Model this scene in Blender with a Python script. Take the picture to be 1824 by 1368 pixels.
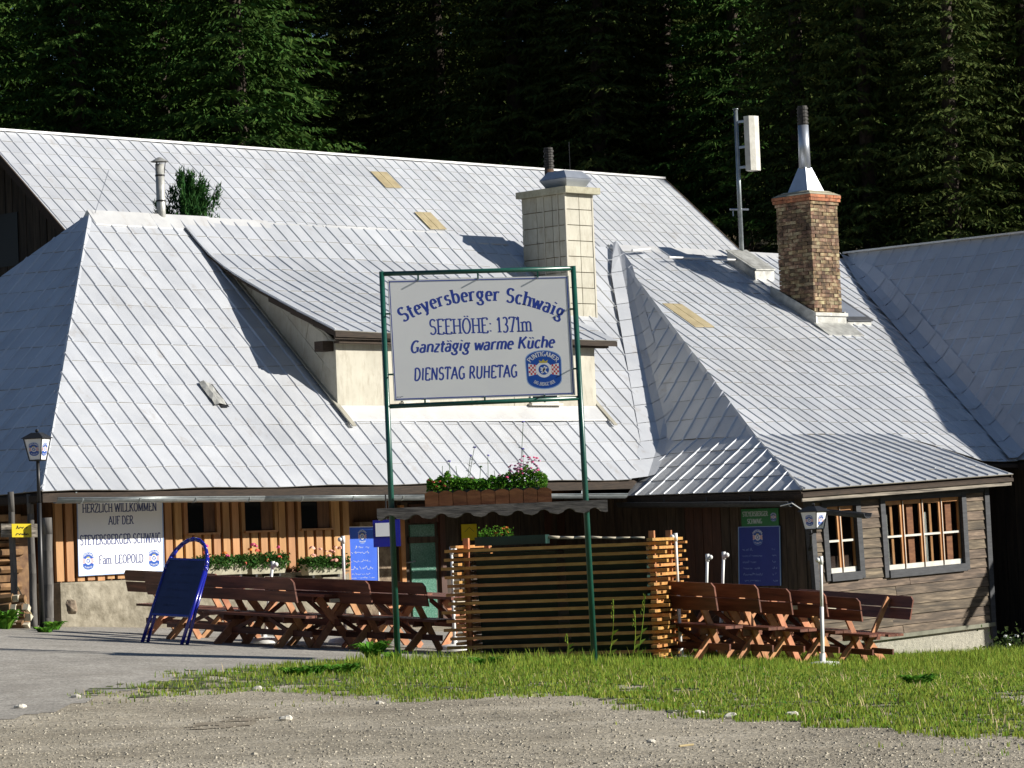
import bpy, math, random
import numpy as np
from mathutils import Vector, noise
random.seed(7); rng = np.random.default_rng(7)
rad = math.radians
for o in list(bpy.data.objects): bpy.data.objects.remove(o)
S = bpy.context.scene; COL = S.collection

# ------------------------------------------------------------ camera
FPX, ROLL, CH = 6000.0, 0.04, 1.5                    # focal length in photo pixels (1824 wide), roll, eye height
PITCH = math.atan(290/FPX)
fwd = np.array([0, math.cos(PITCH), math.sin(PITCH)]); up0 = np.array([0, -math.sin(PITCH), math.cos(PITCH)]); r0 = np.array([1., 0, 0])
RT = math.cos(ROLL)*r0 - math.sin(ROLL)*up0; UP = math.sin(ROLL)*r0 + math.cos(ROLL)*up0
CAM = np.array([0, 0, CH])
cam = bpy.data.cameras.new('camera'); camo = bpy.data.objects.new('camera', cam); COL.objects.link(camo); S.camera = camo
cam.sensor_width = 36; cam.lens = 36*FPX/1824; cam.clip_start = .5; cam.clip_end = 1500
from mathutils import Matrix
M = Matrix.Identity(4)
for i in range(3): M[i][0] = RT[i]; M[i][1] = UP[i]; M[i][2] = -fwd[i]; M[i][3] = CAM[i]
camo.matrix_world = M

# ------------------------------------------------------------ world and sun
SUN_EL, SUN_AZ = rad(25.5), rad(8.5)                 # elevation; swing from +X towards the viewer
sd = np.array([math.cos(SUN_EL)*math.cos(SUN_AZ), -math.cos(SUN_EL)*math.sin(SUN_AZ), math.sin(SUN_EL)])
w = bpy.data.worlds.new('World'); S.world = w; w.use_nodes = True
nt = w.node_tree; bg = nt.nodes['Background']
sky = nt.nodes.new('ShaderNodeTexSky'); sky.sky_type = 'NISHITA'; sky.sun_disc = False
sky.sun_elevation = SUN_EL; sky.sun_rotation = math.atan2(sd[0], sd[1])
sky.altitude = 1300; sky.air_density = 1.0; sky.dust_density = .3; sky.ozone_density = 2.0
nt.links.new(sky.outputs[0], bg.inputs[0]); bg.inputs[1].default_value = .05
sl = bpy.data.lights.new('sun', 'SUN'); so = bpy.data.objects.new('sun', sl); COL.objects.link(so)
sl.energy = 5.0; sl.angle = rad(.5); sl.color = (1.0, .95, .86)
so.rotation_euler = Vector(-sd).to_track_quat('-Z', 'Y').to_euler(); so.location = (40, -5, 30)
S.view_settings.view_transform = 'Standard'; S.view_settings.look = 'None'
S.view_settings.exposure = .6; S.view_settings.gamma = 1; S.view_settings.use_curve_mapping = False
S.render.engine = 'CYCLES'
S.cycles.max_bounces = 6; S.cycles.diffuse_bounces = 3; S.cycles.glossy_bounces = 3; S.cycles.transparent_max_bounces = 8

# ------------------------------------------------------------ pixel -> place helpers (photo pixels)
def ray(px, py): return fwd + RT*(px-912)/FPX - UP*(py-684)/FPX
def atY(px, py, Y): d = ray(px, py); return CAM + d*(Y/d[1])
def onplane(px, py, p0, n): d = ray(px, py); return CAM + d*(((np.array(p0)-CAM)@n)/(d@n))
def sstep(a, b, x): t = min(1, max(0, (x-a)/(b-a))); return t*t*(3-2*t)
def hz(x, y):
    side = max(-.36, min(.8, -.07*x)); z = sstep(30, 46, y)*side
    z -= .45*sstep(50, 58, y)*sstep(1.5, 6.5, x)*(1-sstep(66, 76, y))
    if x > 3: z -= .06*sstep(3, 6, x)*sstep(30, 44, y)
    if y > 76:
        h = (.6*(y-80) if y < 97 else 10.2+.13*(y-97)) if y > 84 else .6*4*((y-76)/8)**2
        z += h*(1-.24*sstep(7.5, 11, x)*(1-sstep(110, 130, y)))
    if y > 90: z += 1.2*noise.noise(Vector((x*.08, y*.08, 3)))*min(1, (y-90)/20)
    return z
def onground(px, py):
    d = ray(px, py); lo, hi = 8., 75.
    for _ in range(50):
        m = (lo+hi)/2; p = CAM + d*(m/d[1])
        if p[2] > hz(p[0], p[1]): lo = m
        else: hi = m
    return CAM + d*(lo/d[1])
V = Vector
Z = np.array([0, 0, 1.])
_a = math.atan2(.70850814, .70569763)
U = np.array([math.cos(_a), math.sin(_a), 0]); W_ = np.array([-math.sin(_a), math.cos(_a), 0])     # along the front eaves; into the house
E1 = atY(75, 876, 53.)
def H(a, b, c): return E1 + a*U + b*W_ + c*Z          # house frame -> world
def co(p): q = np.array(p)-E1; return np.array([q@U, q@W_, q[2]])
def pv(px, py, v): return co(onplane(px, py, H(0, v, 0), W_))      # point on a wall parallel to the front
def pu(px, py, a): return co(onplane(px, py, H(a, 0, 0), U))

# ------------------------------------------------------------ mesh builder
ORG = {}
class MB:
    def __init__(s): s.v = []; s.f = []; s.m = []; s.r = []
    def add(s, vs, fs, mi=0, rnd=None):
        b = len(s.v); s.v += [tuple(map(float, p)) for p in vs]
        for f in fs: s.f.append(tuple(b+i for i in f)); s.m.append(mi); s.r.append(random.random() if rnd is None else rnd)
        return s
    def box(s, c, ax, ay, az, mi=0, rnd=None):
        c = np.array(c, float); ax, ay, az = [np.array(q, float)/2 for q in (ax, ay, az)]
        vs = [c+i*ax+j*ay+k*az for k in (-1, 1) for j in (-1, 1) for i in (-1, 1)]
        return s.add(vs, [(0, 2, 3, 1), (4, 5, 7, 6), (0, 1, 5, 4), (2, 6, 7, 3), (0, 4, 6, 2), (1, 3, 7, 5)], mi, random.random() if rnd is None else rnd)
    def ab(s, x0, x1, y0, y1, z0, z1, mi=0, rnd=None):
        return s.box(((x0+x1)/2, (y0+y1)/2, (z0+z1)/2), (x1-x0, 0, 0), (0, y1-y0, 0), (0, 0, z1-z0), mi, rnd)
    def hb(s, a0, a1, b0, b1, c0, c1, mi=0, rnd=None):                # box in the house frame
        return s.box(H((a0+a1)/2, (b0+b1)/2, (c0+c1)/2), U*(a1-a0), W_*(b1-b0), Z*(c1-c0), mi, rnd)
    def hex8(s, lo, hi, mi=0, rnd=None):                             # two 4-point loops
        n = len(lo); vs = list(lo)+list(hi)
        fs = [tuple(range(n-1, -1, -1)), tuple(range(n, 2*n))]+[(i, (i+1) % n, n+(i+1) % n, n+i) for i in range(n)]
        return s.add(vs, fs, mi, random.random() if rnd is None else rnd)
    def prism(s, poly, d, mi=0, rnd=None):
        d = np.array(d, float); p = [np.array(q, float) for q in poly]
        return s.hex8(p, [q+d for q in p], mi, rnd)
    def beam(s, p0, p1, wv, t, mi=0, rnd=None):                        # plank from p0 to p1, width vector wv, thickness t
        p0, p1, wv = np.array(p0, float), np.array(p1, float), np.array(wv, float)
        d = p1-p0; n = np.cross(d, wv); n = n/np.linalg.norm(n)*t
        return s.box((p0+p1)/2, d, wv, n, mi, rnd)
    def tube(s, p0, p1, r0, r1=None, n=8, mi=0, cap=True, rnd=None):
        r1 = r0 if r1 is None else r1; p0, p1 = np.array(p0, float), np.array(p1, float); d = p1-p0; d = d/np.linalg.norm(d)
        a = np.cross(d, [0, 0, 1.]) if abs(d[2]) < .9 else np.cross(d, [1., 0, 0]); a /= np.linalg.norm(a); b = np.cross(d, a)
        vs = []
        for p, r in ((p0, r0), (p1, r1)):
            for i in range(n): t = 2*math.pi*i/n; vs.append(p+r*(math.cos(t)*a+math.sin(t)*b))
        fs = [(i, (i+1) % n, n+(i+1) % n, n+i) for i in range(n)]
        if cap: fs += [tuple(range(n-1, -1, -1)), tuple(range(n, 2*n))]
        return s.add(vs, fs, mi, random.random() if rnd is None else rnd)
    def path(s, pts, r, n=8, mi=0):
        for a, b in zip(pts[:-1], pts[1:]): s.tube(a, b, r, r, n, mi)
        return s
    def ball(s, c, r, mi=0, n=6, m=4, sq=(1, 1, 1), rnd=None):
        vs = [(c[0], c[1], c[2]+r*sq[2])]
        for j in range(1, m):
            t = math.pi*j/m
            for i in range(n):
                q = 2*math.pi*i/n; vs.append((c[0]+r*sq[0]*math.sin(t)*math.cos(q), c[1]+r*sq[1]*math.sin(t)*math.sin(q), c[2]+r*sq[2]*math.cos(t)))
        vs.append((c[0], c[1], c[2]-r*sq[2])); L = len(vs)-1
        fs = [(0, 1+i, 1+(i+1) % n) for i in range(n)]
        for j in range(m-2):
            for i in range(n): a = 1+j*n; fs.append((a+i, a+n+i, a+n+(i+1) % n, a+(i+1) % n))
        a = 1+(m-2)*n; fs += [(L, a+(i+1) % n, a+i) for i in range(n)]
        return s.add(vs, fs, mi, random.random() if rnd is None else rnd)
    def build(s, name, mat, parent=None, smooth=False, kind=None, label=None, cat=None, group=None, origin=None):
        og = ORG.get(parent.name, np.zeros(3)) if parent else (np.array(origin, float) if origin is not None else np.zeros(3))
        me = bpy.data.meshes.new(name)
        vv = np.array(s.v, float).reshape(-1, 3) - og
        me.from_pydata(vv.tolist(), [], s.f)
        mats = mat if isinstance(mat, (list, tuple)) else [mat]
        for q in mats: me.materials.append(q)
        if len(mats) > 1: me.polygons.foreach_set('material_index', s.m)
        if smooth: me.polygons.foreach_set('use_smooth', [True]*len(s.f))
        at = me.attributes.new('rnd', 'FLOAT', 'FACE'); at.data.foreach_set('value', s.r)
        me.update()
        o = bpy.data.objects.new(name, me); COL.objects.link(o)
        if parent: o.parent = parent; ORG[o.name] = og
        else: o.location = og.tolist(); ORG[o.name] = og
        tag(o, label, cat, group, kind); return o
def tag(o, label=None, cat=None, group=None, kind=None):
    for k, x in (('label', label), ('category', cat), ('group', group), ('kind', kind)):
        if x: o[k] = x
def thing(name, label, cat, loc=(0, 0, 0), group=None):
    o = bpy.data.objects.new(name, None); COL.objects.link(o); o.location = tuple(map(float, loc)); o.empty_display_size = .2
    ORG[o.name] = np.array(loc, float); tag(o, label, cat, group); return o
KIDS = {}
def copy_tree(o, parent=None):
    c = o.copy(); COL.objects.link(c); c.parent = parent
    for ch in o.children: copy_tree(ch, c)
    return c

# ------------------------------------------------------------ materials
def mat(name, c1, c2=None, rough=.7, metal=0., scale=8., stretch=(1, 1, 1), rot=0., bump=0., bscale=None, var=.0, hue=0., spec=.5, detail=4, contrast=(.35, .65), c3=None, emit=None, coat=0.):
    m = bpy.data.materials.new(name); m.use_nodes = True; n = m.node_tree; N = n.nodes; L = n.links
    b = N['Principled BSDF']; b.inputs['Roughness'].default_value = rough; b.inputs['Metallic'].default_value = metal
    b.inputs['Specular IOR Level'].default_value = spec; b.inputs['Coat Weight'].default_value = coat
    tc = N.new('ShaderNodeTexCoord'); mp = N.new('ShaderNodeMapping'); mp.inputs['Scale'].default_value = stretch
    mr = N.new('ShaderNodeMapping'); mr.inputs['Rotation'].default_value = (0, 0, rot)
    L.new(tc.outputs['Object'], mr.inputs[0]); 
    oi = N.new('ShaderNodeObjectInfo'); at = N.new('ShaderNodeAttribute'); at.attribute_name = 'rnd'
    ad = N.new('ShaderNodeMath'); ad.operation = 'ADD'; L.new(oi.outputs['Random'], ad.inputs[0]); L.new(at.outputs['Fac'], ad.inputs[1])
    fr = N.new('ShaderNodeMath'); fr.operation = 'FRACT'; L.new(ad.outputs[0], fr.inputs[0])
    off = N.new('ShaderNodeVectorMath'); off.operation = 'MULTIPLY_ADD'; cx = N.new('ShaderNodeCombineXYZ')
    for i in range(3): L.new(fr.outputs[0], cx.inputs[i])
    L.new(cx.outputs[0], off.inputs[0]); off.inputs[1].default_value = (31, 17, 23) if var > 0 else (0, 0, 0)
    L.new(mr.outputs[0], off.inputs[2]); L.new(off.outputs[0], mp.inputs[0])
    col = None
    ns = N.new('ShaderNodeTexNoise'); ns.inputs['Scale'].default_value = scale; ns.inputs['Detail'].default_value = detail; ns.inputs['Roughness'].default_value = .6
    L.new(mp.outputs[0], ns.inputs['Vector'])
    if c2 is not None:
        rp = N.new('ShaderNodeValToRGB'); e = rp.color_ramp.elements
        e[0].position, e[1].position = contrast; e[0].color = (*c1, 1); e[1].color = (*c2, 1)
        if c3 is not None: q = e.new((contrast[0]+contrast[1])/2); q.color = (*c3, 1)
        L.new(ns.outputs['Fac'], rp.inputs[0]); col = rp.outputs[0]
    else:
        rg = N.new('ShaderNodeRGB'); rg.outputs[0].default_value = (*c1, 1); col = rg.outputs[0]
    if var > 0 or hue > 0:
        hs = N.new('ShaderNodeHueSaturation'); L.new(col, hs.inputs['Color'])
        mm = N.new('ShaderNodeMapRange'); mm.inputs[3].default_value = 1-var; mm.inputs[4].default_value = 1+var; L.new(fr.outputs[0], mm.inputs[0]); L.new(mm.outputs[0], hs.inputs['Value'])
        if hue > 0:
            ml = N.new('ShaderNodeMath'); ml.operation = 'MULTIPLY'; ml.inputs[1].default_value = 7.31; L.new(fr.outputs[0], ml.inputs[0])
            f2 = N.new('ShaderNodeMath'); f2.operation = 'FRACT'; L.new(ml.outputs[0], f2.inputs[0])
            m2 = N.new('ShaderNodeMapRange'); m2.inputs[3].default_value = .5-hue; m2.inputs[4].default_value = .5+hue; L.new(f2.outputs[0], m2.inputs[0]); L.new(m2.outputs[0], hs.inputs['Hue'])
        col = hs.outputs[0]
    L.new(col, b.inputs['Base Color'])
    if bump > 0:
        nb = N.new('ShaderNodeTexNoise'); nb.inputs['Scale'].default_value = bscale or scale; nb.inputs['Detail'].default_value = 5
        L.new(mp.outputs[0], nb.inputs['Vector'])
        bp = N.new('ShaderNodeBump'); bp.inputs['Strength'].default_value = 1; bp.inputs['Distance'].default_value = bump
        L.new(nb.outputs['Fac'], bp.inputs['Height']); L.new(bp.outputs[0], b.inputs['Normal'])
    return m
def weather(m, sc=.45, amt=.10, stain=(.30, .22, .13), rare=.70, stretch=(1, 1, .35)):
    n = m.node_tree; N, L = n.nodes, n.links; b = N['Principled BSDF']; src = b.inputs['Base Color'].links[0].from_socket
    tc = [q for q in N if q.type == 'TEX_COORD'][0]; mp = N.new('ShaderNodeMapping'); mp.inputs['Scale'].default_value = stretch; L.new(tc.outputs['Object'], mp.inputs[0])
    t = N.new('ShaderNodeTexNoise'); t.inputs['Scale'].default_value = sc; t.inputs['Detail'].default_value = 6; L.new(mp.outputs[0], t.inputs['Vector'])
    mr = N.new('ShaderNodeMapRange'); mr.inputs[1].default_value = .3; mr.inputs[2].default_value = .7; mr.inputs[3].default_value = 1-amt; mr.inputs[4].default_value = 1+amt; L.new(t.outputs['Fac'], mr.inputs[0])
    hs = N.new('ShaderNodeHueSaturation'); L.new(src, hs.inputs['Color']); L.new(mr.outputs[0], hs.inputs['Value'])
    t2 = N.new('ShaderNodeTexNoise'); t2.inputs['Scale'].default_value = sc*5; t2.inputs['Detail'].default_value = 8; t2.inputs['Roughness'].default_value = .7; L.new(mp.outputs[0], t2.inputs['Vector'])
    m2 = N.new('ShaderNodeMapRange'); m2.inputs[1].default_value = rare-.12; m2.inputs[2].default_value = rare+.10; m2.inputs[3].default_value = 0; m2.inputs[4].default_value = .55; L.new(t2.outputs['Fac'], m2.inputs[0])
    mx = N.new('ShaderNodeMix'); mx.data_type = 'RGBA'; L.new(m2.outputs[0], mx.inputs[0]); L.new(hs.outputs[0], mx.inputs[6]); mx.inputs[7].default_value = (*stain, 1); L.new(mx.outputs[2], b.inputs['Base Color'])
def leafmat(name, c1, c2, var=.25, hue=.02, trans=.25, scale=.8):
    m = mat(name, c1, c2, rough=.85, scale=scale, var=var, hue=hue, spec=.1)
    n = m.node_tree; b = n.nodes['Principled BSDF']; out = n.nodes['Material Output']
    t = n.nodes.new('ShaderNodeBsdfTranslucent'); mx = n.nodes.new('ShaderNodeMixShader'); mx.inputs[0].default_value = trans
    n.links.new(b.inputs['Base Color'].links[0].from_socket, t.inputs[0])
    n.links.new(b.outputs[0], mx.inputs[1]); n.links.new(t.outputs[0], mx.inputs[2]); n.links.new(mx.outputs[0], out.inputs[0]); return m
MT = {}
MT['roof'] = mat('roof_metal', (.56, .58, .615), (.64, .655, .68), rough=.40, metal=.38, scale=1.3, bump=.012, bscale=2.2, var=.06, spec=.5)
MT['roofshade'] = MT['roof']
MT['barnroof'] = mat('barn_roof_metal', (.55, .57, .61), (.63, .645, .67), rough=.45, metal=.36, scale=1.0, bump=.008, bscale=1.5, var=.045)
MT['ridgecap'] = mat('ridge_metal', (.60, .60, .60), (.68, .68, .67), rough=.35, metal=.3, scale=3, bump=.01, bscale=3, var=.04)
MT['oldmetal'] = mat('weathered_metal', (.30, .30, .28), (.5, .5, .47), rough=.5, metal=.4, scale=6, bump=.004, var=.05)
MT['gutter'] = mat('zinc_gutter', (.22, .25, .26), (.34, .37, .38), rough=.35, metal=.6, scale=5, var=.05)
MT['tanpanel'] = mat('tan_plastic', (.32, .26, .15), (.42, .35, .21), rough=.4, scale=5)
MT['fasciawood'] = mat('dark_fascia_wood', (.022, .014, .009), (.05, .032, .02), rough=.85, scale=5, stretch=(1, 6, 8), rot=-_a, bump=.004, var=.2)
MT['greywood'] = mat('weathered_grey_wood', (.07, .06, .05), (.33, .29, .235), rough=.85, scale=3, stretch=(.5, 6, 9), rot=-_a, bump=.006, bscale=6, var=.18)
MT['clapwood'] = mat('weathered_clapboard', (.032, .024, .017), (.26, .195, .135), c3=(.11, .08, .054), rough=.8, scale=2.2, stretch=(.8, 3, 8), rot=-_a, bump=.006, bscale=6, var=.28, hue=.012, detail=7, contrast=(.3, .72))
MT['plank'] = mat('honey_larch_plank', (.34, .165, .06), (.48, .25, .10), rough=.65, scale=2.4, stretch=(4, 4, .5), rot=-_a, bump=.003, var=.15, hue=.008, detail=6)
MT['plankdark'] = mat('brown_wood_backing', (.09, .04, .018), (.17, .08, .035), rough=.7, scale=4, stretch=(4, 4, .5), var=.1)
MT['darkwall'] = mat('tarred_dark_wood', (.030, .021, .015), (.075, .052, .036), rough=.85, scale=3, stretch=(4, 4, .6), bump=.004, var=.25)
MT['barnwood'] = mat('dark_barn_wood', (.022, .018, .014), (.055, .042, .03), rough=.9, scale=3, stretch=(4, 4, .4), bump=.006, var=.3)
MT['reddoor'] = mat('dark_red_brown_door', (.045, .018, .012), (.085, .035, .02), rough=.6, scale=4, stretch=(5, 5, .6), var=.15)
MT['plaster'] = mat('rough_plaster', (.17, .15, .11), (.30, .27, .21), rough=.95, scale=5, bump=.03, bscale=9, var=.04, detail=6)
MT['roughcast'] = mat('grey_roughcast', (.27, .26, .215), (.40, .38, .31), rough=.95, scale=14, bump=.02, bscale=40, detail=6)
MT['creamtile'] = mat('cream_eternit', (.37, .35, .28), (.44, .42, .345), rough=.6, scale=3, var=.05, bump=.002)
MT['creamwall'] = mat('cream_panel', (.40, .375, .305), (.47, .445, .37), rough=.6, scale=2, var=.03)
MT['cheek'] = mat('grey_beige_cheek_metal', (.34, .32, .26), (.46, .44, .37), rough=.5, metal=.2, scale=2, var=.08)
MT['concrete'] = mat('chimney_concrete', (.30, .28, .20), (.42, .40, .30), rough=.9, scale=8, bump=.008)
MT['brick'] = mat('old_brick', (.09, .06, .038), (.38, .31, .19), c3=(.22, .135, .08), rough=.95, scale=4, bump=.014, bscale=25, var=.25, hue=.02, contrast=(.38, .62))
MT['brickrim'] = mat('orange_brick', (.34, .11, .05), (.46, .20, .10), rough=.9, scale=9, bump=.006, var=.15)
MT['mortar'] = mat('sooty_mortar', (.12, .10, .07), (.28, .23, .15), rough=1, scale=5, bump=.01)
MT['galv'] = mat('galvanised_steel', (.42, .45, .50), (.52, .55, .6), rough=.35, metal=.7, scale=3)
MT['white'] = mat('white_paint', (.78, .78, .76), rough=.4)
MT['signwhite'] = mat('white_sign_sheet', (.83, .84, .86), (.86, .87, .88), rough=.3, scale=2)
MT['ink'] = mat('blue_sign_ink', (.025, .06, .36), rough=.4)
MT['inkdark'] = mat('navy_sign_ink', (.03, .05, .18), rough=.4)
MT['badgeblue'] = mat('badge_blue', (.01, .075, .38), rough=.35)
MT['badgelight'] = mat('badge_light_blue', (.28, .42, .70), rough=.4)
MT['badgewhite'] = mat('badge_white', (.72, .74, .78), rough=.4)
MT['red'] = mat('badge_red', (.50, .05, .06), rough=.4)
MT['gold'] = mat('badge_gold', (.45, .38, .06), rough=.4)
MT['greensteel'] = mat('dark_green_steel', (.008, .065, .048), (.012, .085, .06), rough=.3, scale=10, bump=.001, spec=.6)
MT['bluesteel'] = mat('blue_lacquer', (.008, .012, .26), rough=.22, spec=.7, coat=.3)
MT['chalkblue'] = mat('dark_blue_board', (.006, .012, .075), (.012, .02, .10), rough=.45, scale=4)
MT['menublue'] = mat('bright_blue_board', (.012, .085, .52), (.02, .10, .56), rough=.4, scale=4)
MT['menunavy'] = mat('navy_blue_board', (.010, .032, .24), (.014, .04, .27), rough=.4, scale=4)
MT['chalk'] = mat('chalk', (.50, .55, .62), rough=.9)
MT['chalkfaint'] = mat('faint_chalk', (.035, .05, .12), rough=.9)
MT['greenboard'] = mat('green_sign', (.012, .15, .045), (.02, .18, .06), rough=.4, scale=4)
MT['yellow'] = mat('yellow_sign', (.72, .56, .02), rough=.4)
MT['black'] = mat('black_iron', (.012, .012, .013), rough=.45)
MT['soot'] = mat('sooty_flue', (.012, .011, .010), (.05, .045, .04), rough=.7, scale=12)
MT['copperpipe'] = mat('rusty_flue', (.10, .06, .04), (.2, .13, .09), rough=.5, metal=.4, scale=8)
MT['bench'] = mat('red_brown_stained_wood', (.075, .024, .015), (.20, .07, .04), rough=.5, scale=3, stretch=(.5, 5, 5), bump=.002, var=.25)
MT['benchleg'] = mat('orange_stained_wood', (.34, .14, .06), (.50, .24, .11), rough=.6, scale=3, stretch=(3, 3, 3), bump=.002, var=.22, hue=.012)
MT['palewood'] = mat('pale_raw_wood', (.5, .44, .33), (.6, .54, .42), rough=.7, scale=4, var=.1)
MT['slat'] = mat('orange_glazed_slat', (.40, .18, .045), (.56, .30, .09), rough=.55, scale=3, stretch=(.6, 5, 5), var=.16, hue=.01)
MT['binGreen'] = mat('dark_green_plastic', (.006, .03, .024), (.01, .045, .035), rough=.45, scale=3)
MT['boxwood'] = mat('red_cedar_box', (.20, .07, .03), (.34, .14, .06), rough=.7, scale=3, stretch=(1, 1, 5), bump=.003, var=.1)
MT['canopywood'] = mat('grey_canopy_wood', (.06, .055, .055), (.16, .145, .135), rough=.9, scale=4, stretch=(1, 5, 8), bump=.006, bscale=8, var=.1)
MT['glass'] = mat('window_glass', (.008, .009, .010), rough=.08, spec=.25)
MT['framewood'] = mat('window_frame_wood', (.34, .15, .05), (.45, .22, .08), rough=.5, scale=4, var=.1)
MT['framegrey'] = mat('dark_blue_grey_trim', (.026, .028, .034), (.05, .053, .06), rough=.7, scale=4, stretch=(1, 4, 6), rot=-_a, var=.1)
MT['framewhite'] = mat('worn_white_sash', (.52, .50, .44), (.66, .64, .58), rough=.5, scale=6)
MT['curtain'] = mat('white_curtain', (.62, .64, .62), rough=.9)
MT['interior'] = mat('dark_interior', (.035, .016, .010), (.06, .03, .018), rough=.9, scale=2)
MT['greenglass'] = mat('green_hammered_glass', (.05, .14, .10), (.10, .24, .18), rough=.25, scale=40, bump=.006, bscale=60)
MT['stonewall'] = mat('brown_rubble_wall', (.14, .10, .07), (.30, .24, .17), rough=.95, scale=8, bump=.03, bscale=14)
MT['bark'] = mat('spruce_bark', (.035, .026, .02), (.08, .06, .045), rough=.95, scale=6, bump=.02)
MT['spruce'] = leafmat('spruce_needles', (.026, .062, .012), (.052, .105, .018), var=.22, hue=.02, trans=.10, scale=.5)
MT['sprucedim'] = leafmat('old_spruce_needles', (.034, .054, .013), (.078, .102, .024), var=.25, hue=.02, trans=.08, scale=.5)
MT['pine'] = leafmat('mountain_pine_needles', (.02, .075, .02), (.05, .13, .03), var=.3, hue=.015, trans=.2, scale=3)
MT['birch'] = leafmat('birch_leaves', (.04, .07, .02), (.09, .13, .04), var=.3, trans=.3, scale=3)
MT['grass'] = leafmat('grass_blades', (.12, .23, .016), (.36, .42, .08), var=.35, hue=.03, trans=.45, scale=.45)
MT['weed'] = leafmat('broad_weed_leaves', (.07, .20, .02), (.13, .30, .035), var=.25, trans=.35, scale=4)
MT['geranium'] = leafmat('geranium_leaves', (.03, .085, .015), (.06, .14, .03), var=.3, trans=.25, scale=8)
MT['dry'] = mat('dry_stem', (.35, .28, .14), (.45, .36, .2), rough=.9, scale=6, var=.2)
MT['petred'] = mat('coral_red_petals', (.75, .10, .06), (.8, .18, .10), rough=.7, scale=30, var=.1)
MT['petpink'] = mat('magenta_petals', (.75, .05, .20), (.8, .12, .3), rough=.7, scale=30, var=.1)
MT['petsalmon'] = mat('salmon_petals', (.78, .34, .26), (.85, .48, .38), rough=.7, scale=30, var=.1)
MT['petorange'] = mat('orange_petals', (.8, .2, .03), (.85, .3, .05), rough=.7, scale=30, var=.1)
MT['petmauve'] = mat('mauve_petals', (.4, .16, .3), (.55, .28, .42), rough=.7, scale=30, var=.15)
MT['petblue'] = mat('cornflower_petals', (.10, .09, .35), rough=.7)
MT['log'] = mat('split_log', (.12, .06, .025), (.28, .16, .07), rough=.85, scale=6, var=.3)
MT['logbark'] = mat('log_bark', (.09, .05, .03), (.2, .12, .06), rough=.95, scale=6, var=.3)
MT['postwood'] = mat('grey_round_post', (.07, .065, .06), (.15, .14, .13), rough=.9, scale=4, stretch=(4, 4, .5), bump=.004, var=.1)
MT['gravel'] = mat('gravel_ground', (.215, .185, .135), (.42, .375, .295), rough=1, scale=.55, bump=.02, bscale=30, detail=12, contrast=(.32, .68), c3=(.325, .285, .215))
MT['asphalt'] = mat('worn_asphalt', (.265, .245, .215), (.345, .322, .285), rough=.95, scale=.8, bump=.006, bscale=60, detail=12)
MT['soil'] = mat('grassy_soil', (.045, .06, .018), (.10, .12, .04), rough=1, scale=2, bump=.03, bscale=10, detail=8)
MT['hill'] = mat('forest_floor', (.018, .018, .008), (.075, .05, .022), rough=1, scale=.5, bump=.15, bscale=1.5, detail=8)
MT['mountain'] = mat('sky_blocker_green', (.012, .022, .008), (.03, .045, .014), rough=1, scale=.12, detail=8)  # dark green of the added ring that blocks low sky
MT['dripgreen'] = mat('grey_green_drip_board', (.12, .12, .085), (.19, .19, .14), rough=.7, scale=5)
MT['grimeshade'] = mat('joint_grime_and_shade', (.15, .135, .11), (.26, .24, .20), rough=.8, scale=4)  # dirt and overlap shadow painted together on the sheet edges
MT['pebble'] = mat('limestone_pebble', (.26, .23, .175), (.46, .42, .34), rough=.95, scale=3, var=.3)
MT['stone'] = mat('pale_stone', (.5, .47, .4), (.66, .63, .56), rough=.9, scale=9, bump=.006, var=.12)
# extra fine speckle on the gravel and asphalt so the grain survives at distance
for nm, sc, amt in (('gravel', 34, .55), ('gravel', 6, .25), ('asphalt', 30, .42), ('asphalt', 7, .16), ('soil', 20, .5)):
    m = MT[nm]; n = m.node_tree; b = n.nodes['Principled BSDF']; src = b.inputs['Base Color'].links[0].from_socket
    t = n.nodes.new('ShaderNodeTexNoise'); t.inputs['Scale'].default_value = sc; t.inputs['Detail'].default_value = 3
    tc = [q for q in n.nodes if q.type == 'TEX_COORD'][0]; n.links.new(tc.outputs['Object'], t.inputs['Vector'])
    mr = n.nodes.new('ShaderNodeMapRange'); mr.inputs[1].default_value = .3; mr.inputs[2].default_value = .7; mr.inputs[3].default_value = 1-amt; mr.inputs[4].default_value = 1+amt
    n.links.new(t.outputs['Fac'], mr.inputs[0]); hs = n.nodes.new('ShaderNodeHueSaturation'); n.links.new(src, hs.inputs['Color']); n.links.new(mr.outputs[0], hs.inputs['Value']); n.links.new(hs.outputs[0], b.inputs['Base Color'])

for k in ('roof', 'barnroof', 'ridgecap'): weather(MT[k], .5, .09)
for k in ('creamwall', 'creamtile', 'cheek'): weather(MT[k], 1.2, .10, (.22, .18, .12), .62, (2, 2, .5))
weather(MT['brickrim'], 2, .3, (.06, .04, .03), .55, (1, 1, 1)); weather(MT['brick'], 1.3, .35, (.035, .028, .022), .56, (1, 1, 1)); weather(MT['plaster'], .8, .15, (.10, .085, .05), .62, (1, 1, 1))
weather(MT['asphalt'], .35, .10, (.16, .14, .11), .64, (1, 1, 1)); weather(MT['gravel'], .30, .12, (.20, .15, .09), .66, (1, 1, 1))
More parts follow.
